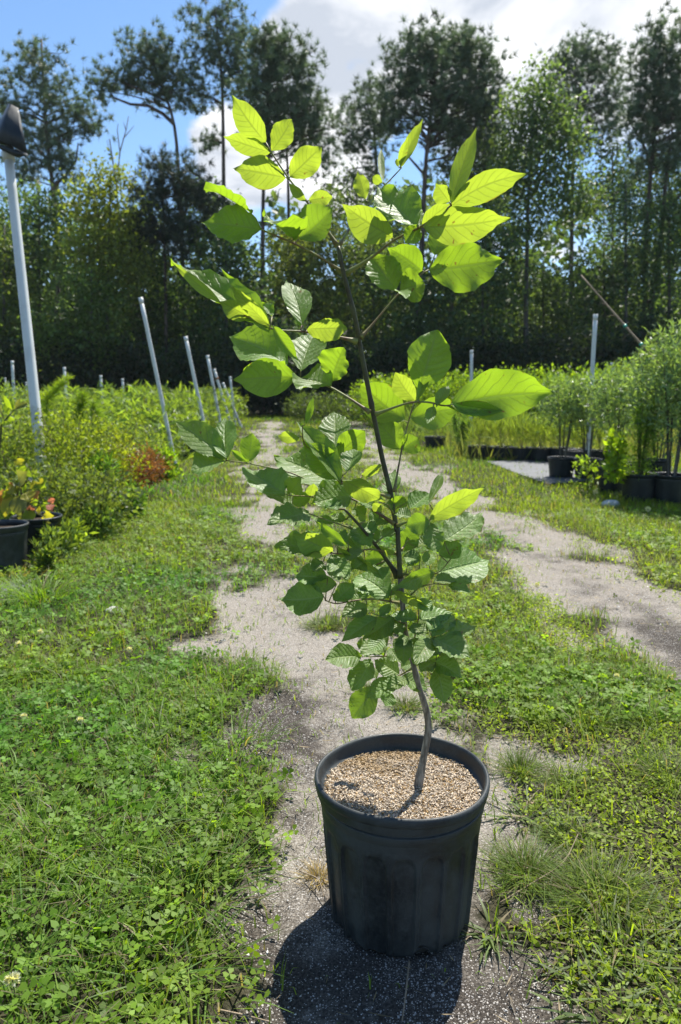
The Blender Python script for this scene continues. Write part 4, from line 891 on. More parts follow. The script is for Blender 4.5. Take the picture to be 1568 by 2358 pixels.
# ------------------------------------------------------------------ the big pot
def big_pot():
    root = empty('nursery_pot', POT, 'large black plastic nursery pot holding the sapling, fluted sides and rolled rim', 'plant pot')
    R, h = POT_R, POT_H; n = 540
    zs = np.r_[np.linspace(0, .03, 16), np.linspace(.033, .185, 40), np.linspace(.188, .210, 6)]
    def rad_at(z): return np.interp(z, [0, .004, .02, .19, .205, .213, .2135], [.1215, .1235, .1245, .1375, .1385, .1400, .1400])
    prof = [(rad_at(z), z) for z in zs] + [(.1418, .2137), (.1424, .2220), (.1424, .2235), (.1410, .2244), (.1394, .2248), (.1390, .2252), (.1390, .2304), (.1390, .2310)]
    def rf(Rr, Z, A):
        NP = 18; f = (A * NP / (2 * np.pi) + .13) % 1.0; d = np.abs(f - .5) * 2          # 0 centre of panel, 1 at rib
        ztop = .182 + .0 * d; top = ztop - .022 * np.clip((d - .25) / .6, 0, 1) ** 2.2
        inside = 1 / (1 + np.exp((d - .80) * 42)) * 1 / (1 + np.exp((Z - top) * 900))
        edge = np.exp(-((d - .84) / .05) ** 2) * (Z < top)
        k = (Z < .2)
        return Rr + (-.0046 * inside + .0016 * edge + .0014 * np.sin(A * 2 + 1) * np.clip(Z / .25, 0, 1)) * k, Z + np.where(Z < .002, .0012 * np.sin(A * 9) + .001 * np.sin(A * 23), 0)
    mb = MB(); mb.lathe(prof, n, (0, 0, 0), rf)
    V = mb.V[0]; Q = mb.Q[0]
    # drain holes: cut arches out of the foot
    cen = V[Q].mean(1); ang = np.arctan2(cen[:, 1], cen[:, 0])
    keep = np.ones(len(Q), bool)
    for a0, wr, hr in ((rad(-89 + 11), .0150, .0195), (rad(-89 - 62), .011, .013), (rad(-89 + 80), .011, .013), (rad(100), .012, .014), (rad(-89 + 33), .004, .006), (rad(-89 - 27), .006, .005)):
        da = np.abs((ang - a0 + np.pi) % (2 * np.pi) - np.pi) * .1235
        keep &= ~((da / wr) ** 2 + (cen[:, 2] / hr) ** 2 < 1)
    mb.Q[0] = Q[keep]
    # inner wall and floor
    mb.lathe([(.1330, .2310), (.131, .20), (.118, .006), (.0, .006)], 96)
    mb.build('pot_body', M_POT, root)
    hb = MB(); a0 = rad(-78); th = np.linspace(0, np.pi, 14)
    hb.tube(np.stack([.1242 * np.cos(a0 + .0153 * np.cos(th) / .1235), .1242 * np.sin(a0 + .0153 * np.cos(th) / .1235), .0198 * np.sin(th)], 1), .0009, 6, True)
    hb.build('drain_hole_edge', M_POTFAR, root)
    lip = MB()
    def lf(Rr, Z, A): return Rr + .0016 * np.sin(A * 2 + .4) + .0007 * np.sin(A * 5), Z + .0022 * np.sin(A * 2 - .6) * (Z > .24) + .0009 * np.sin(A * 3 + 1) * (Z > .24)
    lip.lathe([(.1385, .2311), (.1455, .2311), (.1466, .2315), (.1472, .2327), (.1476, .2415), (.1479, .2425), (.1492, .2432), (.1500, .2475), (.1507, .2520), (.1500, .2565), (.1478, .2588), (.1455, .2590), (.1432, .2570), (.1422, .2530), (.1412, .2440), (.1395, .2360), (.1380, .2335), (.1330, .2311)], 192, (0, 0, 0), lf)
    lip.build('rim', M_POT, root)
big_pot()
SOIL_Z = .232
def mulch():
    n = 15000
    r = .1345 * np.sqrt(rng.random(n)); a = rng.random(n) * 6.283
    C = np.stack([POT[0] + r * np.cos(a), POT[1] + r * np.sin(a), SOIL_Z - .008 + .009 * smoothnoise(r * np.cos(a) * 26 + 9, r * np.sin(a) * 26 + 9, 2, 2) + rng.random(n) * .0055], 1)
    A = unit(rng.normal(size=C.shape) * np.array([1, 1, .22])); S = unit(np.cross(A, np.array([0, 0, 1.0]) + rng.normal(size=C.shape) * .4)); U = np.cross(S, A)
    Ln = rng.uniform(.006, .0125, n)[:, None]; W = rng.uniform(.0007, .0012, n)[:, None]
    V = np.stack([C - A * Ln * .5, C + S * W, C + U * W * .7, C - S * W, C - U * W * .7, C + A * Ln * .5], 1)
    V = V.reshape(-1, 3); b = np.arange(n)[:, None] * 6
    F0 = np.array([(0, 2, 1), (0, 3, 2), (0, 4, 3), (0, 1, 4), (5, 1, 2), (5, 2, 3), (5, 3, 4), (5, 4, 1)])
    Fc = (b[:, None] + F0[None]).reshape(-1, 3)
    col = np.array([.70, .59, .45]) * rng.uniform(.55, 1.25, (n, 1)); q = rng.random((n, 1)) < .22; col = np.where(q, np.array([[.42, .27, .11]]) * rng.uniform(.7, 1.2, (n, 1)), col)
    ochre = np.clip(smoothnoise(C[:, 0] * 22, C[:, 1] * 22, 77, 2) * 1.5 + (C[:, 1] - POT[1] - .04) * 6 - .80, 0, .6)[:, None]; col = col * (1 - ochre) + ochre * np.array([[.38, .25, .10]])  # ochre tone in noise patches, stronger towards the far side of the pot
    mt = foliage_mat('rice_hulls', .15, (1.1, .9, .6), .6, .25)
    o = link('rice_hull_mulch', np_mesh('rice_hull_mulch', V, Fc, np.repeat(col, 6, 0)), mt); tag(o, 'straw-coloured rice hull mulch covering the soil in the big pot', 'mulch', None, 'stuff')
    # bed of soil under the hulls belongs to the same mulch layer
    s = MB(); m = 72; a = np.arange(m) * 2 * math.pi / m; Vd = np.stack([np.cos(a) * .1375, np.sin(a) * .1375, np.full(m, SOIL_Z - .006)], 1); s.add(np.vstack([Vd, [[0, 0, SOIL_Z - .005]]]), (), [(i, (i + 1) % m, m) for i in range(m)])
    so = s.build('soil', simple_mat('hull_bed', (.50, .41, .29), .9, .1, .3, 220, .4)); so.parent = bpy.data.objects['nursery_pot'] if False else None
    so.location = POT; so.parent = None; tag(so, 'packed hull-covered soil disc inside the big pot', 'soil', None, 'stuff')
mulch()

# ------------------------------------------------------------------ the sapling
CROPS = {'A': (600, 300, 900 / 1568), 'B': (1300, 400, 1000 / 1568), 'C': (600, 1000, 900 / 1568), 'D': (1300, 1200, 1000 / 1568), 'E': (900, 1700, 1100 / 1568), 'F': (1000, 2100, 1100 / 1568), 'G': (1100, 2800, 1000 / 1568)}
K = 1568 / 2724
def cp(c, x, y):
    ox, oy, s = CROPS[c]; return (ox + x * s) * K, (oy + y * s) * K
STEM_PX = [cp('G', 897, 545), cp('G', 928, 380), cp('G', 948, 280), cp('G', 966, 180), cp('G', 955, 90), cp('F', 1000, 1030), cp('F', 965, 930), cp('F', 935, 810), cp('F', 905, 690), cp('F', 880, 590), cp('F', 870, 450), cp('F', 850, 200), cp('F', 840, 0),
           cp('D', 455, 1480), cp('D', 415, 1220), cp('D', 360, 1000), cp('D', 320, 800), cp('D', 290, 650), cp('C', 1460, 650), cp('A', 1440, 1740), cp('A', 1380, 1500), cp('A', 1345, 1370), cp('A', 1325, 1270), cp('A', 1312, 1195)]
_d = ray(*STEM_PX[0]); S0 = CAM + _d * ((SOIL_Z - .004 - H) / _d[2]); YS = S0[1]
STEM = np.array([at(x, y, YS + .015 * math.sin(i * .5)) for i, (x, y) in enumerate(STEM_PX)]); STEM[0] = S0
sap = empty('ash_sapling', S0, 'young sapling with a slender bent stem and paired leaflets, growing in the big pot', 'sapling')
def spline(P, n):
    P = np.asarray(P, float); s = np.r_[0, np.cumsum(np.linalg.norm(np.diff(P, axis=0), axis=1))]; q = np.linspace(0, s[-1], n)
    R = np.stack([np.interp(q, s, P[:, i]) for i in range(P.shape[1])], 1)
    for _ in range(3): R[1:-1] = (R[:-2] + 2 * R[1:-1] + R[2:]) / 4
    return R
def build_stem():
    P = spline(STEM, 130); t = np.linspace(0, 1, 130)
    r = np.interp(t, [0, .06, .14, .2, .35, .6, .8, .92, 1], [.0080, .0064, .0060, .0047, .0044, .0042, .0040, .0036, .0030])
    r = r * (1 + .06 * np.sin(t * 90) * np.exp(-t * 3))
    for nd in (.985, .90, .745, .60, .50, .40, .33, .27, .22): r = r + .0012 * np.exp(-((t - nd) / .006) ** 2)
    k = 52; mb = MB(); mb.tube(P[:k + 1], r[:k + 1], 14, False); mb.build('stem', M_STEMB, sap, S0)
    mb = MB(); mb.tube(P[k:], r[k:], 12, True); mb.build('green_shoot', M_STEM, sap, S0)
build_stem()
# leaf stalks: crop, points, depth change at the far end, radius
STALKS = [
 ('A', [(1310, 1195), (1205, 1040), (1100, 890), (960, 715), (845, 540), (806, 470)], .02, .0021),
 ('A', [(1335, 1370), (1180, 1265), (1020, 1180), (900, 1130), (780, 1080)], -.06, .0021),
 ('B', [(130, 1090), (300, 985), (430, 875), (590, 805), (775, 680), (792, 660)], -.09, .0024),
 ('B', [(85, 920), (160, 800), (330, 580), (420, 490), (480, 425)], .10, .0018),
 ('B', [(225, 1490), (330, 1370), (440, 1235), (540, 1150), (610, 1080), (650, 1066)], .06, .0019),
 ('C', [(1440, 635), (1270, 598), (1090, 568), (860, 560), (838, 545)], -.06, .0023),
 ('C', [(1530, 1130), (1400, 1040), (1260, 955), (1130, 910), (1020, 885)], .05, .0021),
 ('E', [(930, 408), (800, 370), (665, 332), (655, 300)], -.12, .0021),
 ('E', [(965, 565), (890, 510), (720, 415), (520, 340), (385, 270), (250, 243), (120, 215), (10, 203)], .05, .0017),
 ('D', [(320, 715), (500, 650), (570, 638), (660, 640), (760, 672), (800, 655)], -.06, .0021),
 ('D', [(435, 1200), (455, 1080), (480, 940), (525, 755), (560, 640)], .07, .0018),
 ('E', [(985, 575), (1060, 545), (1160, 550), (1200, 510)], -.06, .0017),
 ('E', [(985, 860), (880, 710), (770, 575), (680, 480)], -.04, .0036),
 ('E', [(725, 590), (620, 555), (490, 510), (470, 500)], -.07, .0015),
 ('E', [(980, 735), (830, 705), (640, 740), (560, 715)], -.08, .0016),
 ('F', [(855, 445), (700, 420), (590, 430), (485, 455), (430, 430)], -.08, .0017),
 ('E', [(1005, 715), (1060, 630), (1100, 560)], .05, .0014),
 ('E', [(1020, 990), (1060, 970), (1110, 920), (1190, 905)], -.05, .0018),
 ('E', [(1000, 850), (1110, 860), (1200, 850), (1235, 830), (1290, 760)], -.02, .0016),
 ('F', [(905, 690), (940, 640), (960, 540)], -.04, .0015),
 ('F', [(915, 720), (1000, 680), (1040, 642)], -.07, .0016),
 ('F', [(930, 800), (1000, 790), (1060, 783)], -.06, .0015),
 ('F', [(905, 760), (820, 748), (725, 750), (638, 752)], .07, .0015),
 ('F', [(930, 815), (860, 855), (800, 880), (715, 925)], .07, .0015),
 ('F', [(870, 560), (800, 530), (740, 520), (690, 500)], -.06, .0015),
 ('C', [(1335, 1625), (1200, 1500), (1060, 1330), (1062, 1225)], -.13, .0014),
 ('E', [(500, 408), (430, 404), (360, 402)], -.06, .0012),
 ('E', [(955, 500), (930, 455), (880, 440)], -.05, .0012),
]
# leaflets: crop, base, tip, width, mode (b bright, m mid, d dark, g glancing, l sunlit top), shape, fold, depth nudge
LEAVES = '''A 806 470 570 138 165 b e 8
A 838 540 510 430 128 b e 8
A 850 528 990 308 150 b o 8
A 945 715 580 650 198 b e 8
A 975 712 1192 502 190 b o 10
A 1085 880 968 755 62 b o 12
A 1105 872 1274 850 104 b o 12
A 1035 1145 1276 925 200 d o 16 .01
A 775 1080 358 1030 222 d e 14 -.01
A 705 965 378 780 112 l e 16 .03
A 1000 1145 790 1010 140 l e 24
A 1000 1158 1030 1105 36 b o 10
C 835 548 145 78 165 g e 28 -.01
C 500 375 150 84 62 b e 20 -.018
C 828 525 555 243 95 b e 20 -.016
C 838 538 495 125 120 d e 24 .015
C 850 465 772 378 70 g o 20 .02
C 860 530 1035 775 80 m e 30 -.02
C 1060 525 955 222 175 g o 18 .01
C 1090 552 1375 545 155 b o 14 -.02
C 700 470 480 355 120 b e 20 -.005
C 1050 845 1165 556 215 l o 12
C 945 800 552 603 245 g e 16 .012
C 1020 885 578 905 248 d e 12 -.012
C 1265 940 1024 890 180 l o 22 -.02
C 1265 915 1352 678 190 d o 18
C 1085 1218 1136 1025 42 m l 30
C 525 1456 178 1196 195 g e 14
C 530 1450 523 1163 162 g e 14 -.01
C 525 1472 288 1542 165 l o 14
C 690 1475 712 1278 138 d o 14
C 680 1478 567 1394 45 m o 20
C 940 1700 650 1508 170 l e 22 -.02
C 1290 1640 862 1438 265 l e 16
C 1330 1600 1062 1332 180 d e 18 .02
C 1330 1625 1018 1190 105 g e 38 -.03
C 1045 1300 890 1296 78 b e 12
C 1285 1382 1285 1130 205 l o 10 .03
C 1310 1440 1500 1258 178 m o 14 .02
C 1375 1545 1420 1386 130 l o 16
E 668 312 915 442 105 b e 16 -.05
E 780 285 890 228 55 b e 16 .02
E 370 388 432 305 108 b o 14
E 485 405 505 333 56 b o 14
E 385 455 205 345 74 l e 16
B 790 665 1264 463 175 b e 10
B 620 800 1166 738 215 b e 10 -.015
B 612 795 800 640 105 b e 12 .01
B 780 640 694 522 112 b e 12
B 790 650 952 168 100 d e 34 -.01
B 425 862 108 652 190 b e 14
B 578 795 330 545 215 g e 18 -.02
B 600 800 592 680 62 g o 20 .01
B 598 802 500 892 115 m o 14 .01
B 250 622 203 448 92 m e 14
B 360 520 300 476 54 b o 14
B 365 512 352 308 36 g l 30
B 475 422 615 118 66 m e 26
B 470 416 520 225 46 g e 26
B 460 420 448 368 26 d o 20
B 610 1072 393 925 180 m e 14
B 445 1192 285 975 205 d o 16 -.01
B 470 1200 628 1152 190 d o 18 -.02
B 650 1070 1122 1003 275 m e 12 -.01
B 690 972 745 790 140 d e 16 .02
B 450 1198 512 1246 48 l o 20 -.03
D 590 560 700 188 275 m o 12 .02
D 565 632 440 452 124 b o 16 -.02
D 575 632 655 412 46 g e 34 -.03
D 500 757 223 528 222 m o 14 .03
D 535 747 835 680 190 m o 14 .03
D 785 662 1438 580 290 m e 16
D 770 668 1118 694 70 d l 40 .01
D 700 668 776 538 64 g e 24 -.02
D 680 668 640 778 60 g o 24 -.02
D 475 937 333 775 150 d o 14 .01
D 485 940 590 868 125 d o 16
D 660 1372 1004 1173 122 b e 14 -.02
D 530 1310 652 1212 105 d o 20
D 650 1270 735 1080 46 g l 34
D 655 1386 498 1420 120 m e 16 -.02
D 745 1512 990 1330 155 l e 16
E 1210 845 1507 771 195 d e 14
E 1222 742 1348 680 110 d o 18
E 1165 552 1212 736 108 d o 14
E 1190 890 1322 895 54 l e 16
E 1275 912 1407 962 52 l e 16
E 1192 838 980 925 95 m e 16 -.02
E 950 943 1162 1042 46 b l 24 -.02
E 1110 772 1018 748 82 d o 16
E 1165 802 1160 724 64 d o 16
E 1062 525 963 510 46 l o 20 -.02
E 1042 440 903 458 84 m e 14 .03
E 1005 715 1096 563 105 m e 14 .03
E 717 404 490 452 158 g e 18 -.02
E 477 500 238 565 120 l e 16 -.02
E 612 722 388 618 124 b e 14 -.03
E 575 702 280 690 122 d e 18 -.01
E 585 872 397 860 104 d o 16
E 637 905 478 900 88 d o 14 -.005
E 563 977 308 993 165 d e 16 -.02
E 605 738 700 882 104 g o 14
E 652 892 592 786 66 d o 16
E 628 1002 738 905 92 d o 16
E 937 985 742 862 165 g o 14 -.02
E 848 470 753 438 66 l o 16
E 826 697 735 582 98 d o 14 -.02
E 772 722 690 618 64 g o 16
E 872 662 838 586 52 d o 16
E 730 745 892 862 36 b e 22
E 640 700 738 782 50 b e 20
E 925 762 793 770 86 d o 14 .01
E 975 730 828 690 42 b e 20 -.02
E 692 690 515 545 54 m e 24 -.03
E 927 550 870 575 44 l o 16
E 892 490 842 448 44 b o 16
E 800 545 760 508 36 b o 14
E 925 395 972 255 90 l e 14 .03
E 490 410 368 448 74 d e 16 .02
E 620 560 513 538 46 l e 16
E 745 400 672 352 60 d o 14 .02
E 690 540 600 520 50 d o 14 .03
F 667 465 523 530 96 d o 16 -.01
F 722 525 520 668 92 g e 20 -.01
F 822 525 638 652 108 d e 18 -.02
F 952 537 798 508 66 l e 16
F 800 450 738 526 48 g o 18 -.02
F 762 747 643 662 132 g o 14
F 880 625 872 797 97 l o 14 -.02
F 902 667 868 598 64 l o 14 -.01
F 912 690 992 618 72 l o 14 -.01
F 1037 645 938 797 102 l o 14 -.02
F 962 537 1162 500 82 l e 14
F 1037 637 1163 518 96 g o 14 -.01
F 957 607 1022 540 72 d o 14
F 1130 627 1292 583 88 g e 14
F 1040 647 1256 766 126 l e 14 -.02
F 1096 715 1008 745 46 l o 14
F 1057 786 968 832 92 l o 14 -.01
F 1060 784 1211 877 104 g e 16 -.01
F 1063 815 1110 1020 112 d o 14 -.02
F 635 752 428 770 128 g o 14 -.01
F 690 766 578 942 122 d o 14 .0
F 717 925 582 1104 140 d o 14 .0
F 850 852 708 768 106 g o 14
F 720 880 692 810 42 l o 14
F 852 872 668 986 98 g o 16 -.015
F 902 880 768 952 72 l e 18 -.025
F 800 955 770 1034 82 d o 14 -.01
F 858 866 1012 932 86 g o 14 -.03
F 860 812 930 788 60 d o 14
F 995 782 1092 748 48 d o 14 .01
F 900 590 950 575 50 d o 14 .01
F 1065 722 1192 760 62 g e 14 .02
F 760 640 690 720 80 d o 14 .02
F 640 640 640 720 50 d o 14 .03
F 770 590 810 635 50 g o 14 .01
F 590 435 660 350 80 d o 14 .01
F 560 440 470 400 60 d o 18 -.01
E 880 560 830 480 70 d e 14
E 850 620 780 560 80 g e 14
E 900 640 962 590 60 l e 14
E 700 660 620 640 70 d e 14
E 800 780 720 830 95 g e 14
E 860 800 900 880 80 l o 14
E 1040 650 1112 600 70 d e 14
E 1090 700 1170 640 90 g e 14
E 1040 800 1102 720 80 d o 14
E 760 700 690 780 80 l e 14
E 560 780 500 842 80 d e 14
E 650 480 580 430 70 d o 14 .01
E 740 470 800 522 70 g o 14
E 1150 700 1230 640 80 d e 14
F 850 470 912 398 72 d e 14
F 820 600 740 560 85 g e 14
F 700 600 620 560 80 l e 14
F 880 700 820 650 70 d o 14 -.02
F 800 700 862 792 85 l e 14
F 930 560 992 642 80 l o 14 -.02
F 1000 700 1082 650 75 g e 14 -.01
F 1020 600 1092 558 72 l e 14
F 960 480 1042 430 75 d e 14
F 760 400 830 330 82 d o 14
F 930 720 987 800 76 d o 14 -.03
F 870 560 800 622 82 l e 14 -.02
F 905 640 950 720 80 g o 14 -.04
F 880 660 845 730 72 l o 14 -.04'''
def build_sapling():
    stalks3 = []; stemd = spline(STEM, 200)
    for (c, pts, dz, r) in STALKS:
        pp = [cp(c, *p) for p in pts]
        seg = np.r_[0, np.cumsum([math.hypot(pp[i + 1][0] - pp[i][0], pp[i + 1][1] - pp[i][1]) for i in range(len(pp) - 1)])]; t = seg / seg[-1]
        P = np.array([at(x, y, YS + dz * tt ** .9) for (x, y), tt in zip(pp, t)])
        P = spline(P, 22); stalks3.append((P, pp, t, dz))
        o0 = P[0].copy(); mb = MB(); tt = np.linspace(0, 1, 22); mb.tube(P, r * (1.35 * np.exp(-tt * 14) + 1 - .45 * tt), 8, True)
        woody = r > .003
        o = mb.build('branch' if woody else 'leaf_stalk', M_STEM if woody else M_PET, sap, o0); o.location = tuple(o0 - S0)
        stalks3[-1] = (P, o, o0, r, MB())
    allP = [s[0] for s in stalks3]
    for i, ln in enumerate(LEAVES.split('\n')):
        f = ln.split(); c = f[0]; bx, by, tx, ty, w = map(float, f[1:6]); mode, shp, fold = f[6], f[7], float(f[8]); dy = float(f[9]) if len(f) > 9 else 0.0
        rg = np.random.default_rng(100 + i)
        b2, t2 = cp(c, bx, by), cp(c, tx, ty); wpx = w * CROPS[c][2] * K
        # nearest stalk in the picture gives the leaflet's depth
        best = None
        for si, P in enumerate(allP):
            d = P - CAM; zc = d @ FWD; X = CX + F * (d @ RGT) / zc; Yp = CY - F * (d @ UPV) / zc
            q = np.hypot(X - b2[0], Yp - b2[1]); k = int(np.argmin(q[2:])) + 2
            if best is None or q[k] < best[0]: best = (q[k], si, k)
        _, si, k = best; P, so, so0, sr, _m = stalks3[si]
        B = at(b2[0], b2[1], P[k][1] + dy * .6)
        tilt = {'b': -24, 'm': 2, 'd': (38, 48, 58, 20)[i % 4] if b2[1] > 1150 else 10, 'g': 54, 'l': 64}[mode] + rg.normal() * 5
        az = rg.normal() * 14
        tl = rad(tilt); n = np.array([math.sin(rad(az)) * math.cos(tl), -math.cos(rad(az)) * math.cos(tl), math.sin(tl)])
        dr = ray(*t2); den = dr @ n
        if abs(den) < .25: den = -.25
        s = ((B - CAM) @ n) / den; T = CAM + dr * s
        # keep the tip within reach of the base in depth
        lim = .085; T = at(t2[0], t2[1], min(max(T[1], B[1] - lim), B[1] + lim))
        A = unit(T - B); nn = n - A * (n @ A); nn = nn / np.linalg.norm(nn); S = np.cross(nn, A)
        view = unit((B + T) / 2 - CAM); ap = A - view * (A @ view); ap = unit(ap); sp = S - view * (S @ view); off = sp - ap * (sp @ ap)
        foreshort = max(.45, np.linalg.norm(off))
        zc = ((B + T) / 2 - CAM) @ FWD; W = wpx * zc / F / foreshort / max(.55, math.cos(rad(fold)) ) * (1.05 if b2[1] < 1100 else 1.12)
        top = b2[1]
        mat = M_LEAF_Y if (mode == 'b' and top < 760) or top < 470 else (M_LEAF_M if top < 1180 else M_LEAF_D)
        if mode == 'b': mat = M_LEAF_Y
        sgn = -1 if mode in 'bm' else 1
        me = flat_leaf_mesh('leaflet', B, T, W, nn, rad(fold) * (1 if mode in 'bmd' else 1),   .12 * rg.normal() + (.10 if mode in 'lg' else -.04), 20, 5, shp, .0012 * (min(W, .06) / .05), i)
        o = link('leaflet', me, mat, so, B - so0)
        pm = MB(); pm.tube([P[k], (P[k] + B) / 2, B], [sr * .6, sr * .5, sr * .4], 6, True)
        me2 = pm
        pm.V = [v - so0 for v in pm.V]; o2 = link('leaflet_stalk', pm.mesh('leaflet_stalk'), M_PET, so)
build_sapling()

# ------------------------------------------------------------------ ground cover
GREENA, GREENB = np.array([.086, .190, .022]), np.array([.195, .252, .024])
def cover_tint(X, Y, jit=.22, left_bias=True):
    n = smoothnoise(X * 1.3, Y * .9, 51, 3)[:, None]; k = np.clip((n - .36) * 3.4 + np.clip((Y - 2.0) * .18, 0, .35)[:, None], 0, 1)
    right = np.clip((X - .25) / .3, 0, 1)[:, None] * np.clip((4.5 - Y) / 2, 0, 1)[:, None]
    k = np.clip(k * .7 + right * .55, 0, 1)
    c = GREENA * (1 - k) + GREENB * k
    return (c * (1 + rng.normal(size=(len(X), 1)) * jit).clip(.45, 1.7)).clip(.006, .6)
CL = [G(*c)[:2] for c in ((1120, 1066), (1258, 1120), (1420, 1108), (1300, 1058))]
def on_cloth(X, Y):
    r = np.ones(np.shape(X), bool)
    for i in range(4):
        a, b = CL[i], CL[(i + 1) % 4]; r &= ((b[0] - a[0]) * (Y - a[1]) - (b[1] - a[1]) * (X - a[0])) > .0
    return r & (rng.random(np.shape(X)) > .06)
def in_pot(X, Y, m=.02): return (np.hypot(X - POT[0], Y - POT[1]) < .127 + m) | on_cloth(X, Y)
def scatter(n, y0, y1, power=1.0, side=.60, pad=.35):
    Y = (y0 ** power + (y1 ** power - y0 ** power) * rng.random(n)) ** (1 / power); X = rng.uniform(-1, 1, n) * (side * Y + pad); return X, Y
def blades(n, y0, y1, h0, h1, w, name, label, power=2.0, lean=.6, dry=.12, thin=1.0):
    X, Y = scatter(n, y0, y1, power); g = 1 - bare(X, Y); right_near = (X > lb_at(Y)) & (Y < 2.2); keep = (rng.random(n) < (g ** 1.5) * np.where(right_near, .30, 1.0) * thin + .04 + .22 * np.clip((smoothnoise(X * 2.6, Y * 1.5, 91, 3) - .52) * 5, 0, 1)) & ~in_pot(X, Y, .03)
    X, Y = X[keep], Y[keep]; n = len(X); gg = g[keep]
    h = rng.uniform(h0, h1, n) * (.35 + .65 * gg) * (.55 + .9 * smoothnoise(X * 3, Y * 3, 61, 2)); a = rng.uniform(0, 6.28, n); D = np.stack([np.cos(a), np.sin(a), 0 * a], 1); l = (lean * rng.uniform(.2, 1.3, n))[:, None]
    B = np.stack([X, Y, np.full(n, -.004)], 1); hh = h[:, None]; up = np.array([[0, 0, 1.0]])
    S = np.stack([-np.sin(a + rng.normal(size=n) * .6), np.cos(a), 0 * a], 1); S = unit(S); W = (w * rng.uniform(.6, 1.4, n))[:, None]
    M1 = B + up * hh * .6 + D * hh * l * .3; T = B + up * hh * (1 - .25 * l) + D * hh * l
    V = np.stack([B - S * W * .5, B + S * W * .5, M1 + S * W * .42, M1 - S * W * .42, T], 1).reshape(-1, 3)
    b = np.arange(n)[:, None] * 5; Fc = (b[:, None] + np.array([(0, 1, 2), (0, 2, 3), (3, 2, 4)])[None]).reshape(-1, 3)
    c = cover_tint(X, Y); q = rng.random((n, 1)) < dry; c = np.where(q, np.array([[.22, .19, .115]]) * rng.uniform(.6, 1.2, (n, 1)), c)
    o = link(name, np_mesh(name, V, Fc, np.repeat(c, 5, 0)), M_GRASS); tag(o, label, 'grass', None, 'stuff')
blades(30000, .70, 2.4, .02, .085, .0022, 'near_grass', 'short grass among the clover in the foreground', 2.0, 1.3, .2)
blades(80000, 2.2, 6.0, .03, .085, .0031, 'verge_grass', 'short grass on the verges and between the wheel tracks', 2.0, 1.15, .18)
blades(80000, 5.5, 12.0, .035, .09, .0065, 'mid_grass', 'grass beside the road further off', 1.6, 1.0, .12)
blades(60000, 11.0, 28.0, .05, .11, .015, 'far_grass', 'bright mown grass toward the wood', 1.4, .6, .06)
def clover(n, y0, y1, size, name, label, power=2.0):
    X, Y = scatter(n, y0, y1, power); g = 1 - bare(X, Y)
    la = np.interp(Y, LT[:, 0], LT[:, 1]); left = X < la + .12
    patch = smoothnoise(X * 2.2, Y * 1.8, 71, 3)
    strip = (X > la) & (patch > .50) & (Y > 1.9)
    keep = (rng.random(n) < g ** 1.6 + .01) & (left | strip) & ~in_pot(X, Y, .05)
    X, Y, g = X[keep], Y[keep], g[keep]; n = len(X)
    z = rng.uniform(.006, .048, n) * (.3 + .7 * g) * (.5 + smoothnoise(X * 4, Y * 4, 73, 2)); C = np.stack([X, Y, z], 1)
    N = unit(rng.normal(size=(n, 3)) * .34 + np.array([0, -.12, 1.0])); a0 = rng.uniform(0, 6.28, n); s = size * rng.uniform(.55, 1.3, n)
    Vs = []; ref = unit(np.cross(N, np.stack([np.cos(a0), np.sin(a0), 0 * a0], 1))); bi = np.cross(N, ref)
    for k in range(3):
        t = k * 2.0944; A = ref * math.cos(t) + bi * math.sin(t); S = np.cross(N, A); L = s[:, None]; up = N * (L * rng.uniform(-.05, .35, (n, 1)))
        Vs += [C, C + A * L * .55 + S * L * .42 + up * .6, C + A * L * .98 + S * L * .30 + up, C + A * L * .90 + up * .9, C + A * L * .98 - S * L * .30 + up, C + A * L * .55 - S * L * .42 + up * .6]
    V = np.stack(Vs, 1).reshape(-1, 3); F0 = np.array([(0, 1, 2), (0, 2, 3), (0, 3, 4), (0, 4, 5)]); F0 = np.vstack([F0 + 6 * k for k in range(3)])
    Fc = (np.arange(n)[:, None, None] * 18 + F0[None]).reshape(-1, 3)
    c = cover_tint(X, Y, .25) * np.array([[.95, 1.05, 1.0]]); o = link(name, np_mesh(name, V, Fc, np.repeat(c, 18, 0)), M_CLOVER); tag(o, label, 'clover', None, 'stuff')
clover(17000, .72, 2.3, .0130, 'near_clover', 'carpet of three-leaved clover in the foreground')
clover(26000, 2.2, 5.5, .016, 'far_clover', 'clover carpet further along the verge')
def creeping(n, y0, y1, size, name, label):
    X, Y = scatter(n, y0, y1, 2.0); g = 1 - bare(X, Y); p = creep_patch(X, Y)
    la = np.interp(Y, LT[:, 0], LT[:, 2]); dl_, dr_ = tracks(X, Y); keep = (X > la - .05) & (dr_ < .02 + .1 * (rng.random(n) < .1)) & (p > .47) & (rng.random(n) < np.maximum(g ** 1.3, np.clip((p - .47) * 9, 0, 1))) & ~in_pot(X, Y, .05)
    X, Y = X[keep], Y[keep]; n = len(X); C = np.stack([X, Y, rng.uniform(.002, .022, n)], 1)
    A = unit(rng.normal(size=C.shape) * np.array([1, 1, .35]) + np.array([0, 0, .25])); N = unit(rng.normal(size=C.shape) * .4 + np.array([0, 0, 1])); S = unit(np.cross(A, N)); Ln = size * rng.uniform(.6, 1.4, n)
    V, Fq = diamonds(C, A, S, Ln, Ln * .62, .06); c = tint_of(n, (.19, .27, .022), .25, .4); o = link(name, np_mesh(name, V, Fq, np.repeat(c, 4, 0)), M_CLOVER); tag(o, label, 'ground cover', None, 'stuff')
creeping(130000, .8, 3.2, .0105, 'creeping_weed', 'yellow-green creeping small-leaved weed on the patchy ground')
creeping(34000, 3.0, 6.5, .016, 'far_creeping_weed', 'yellow-green creeping weed on the middle strip of the road')
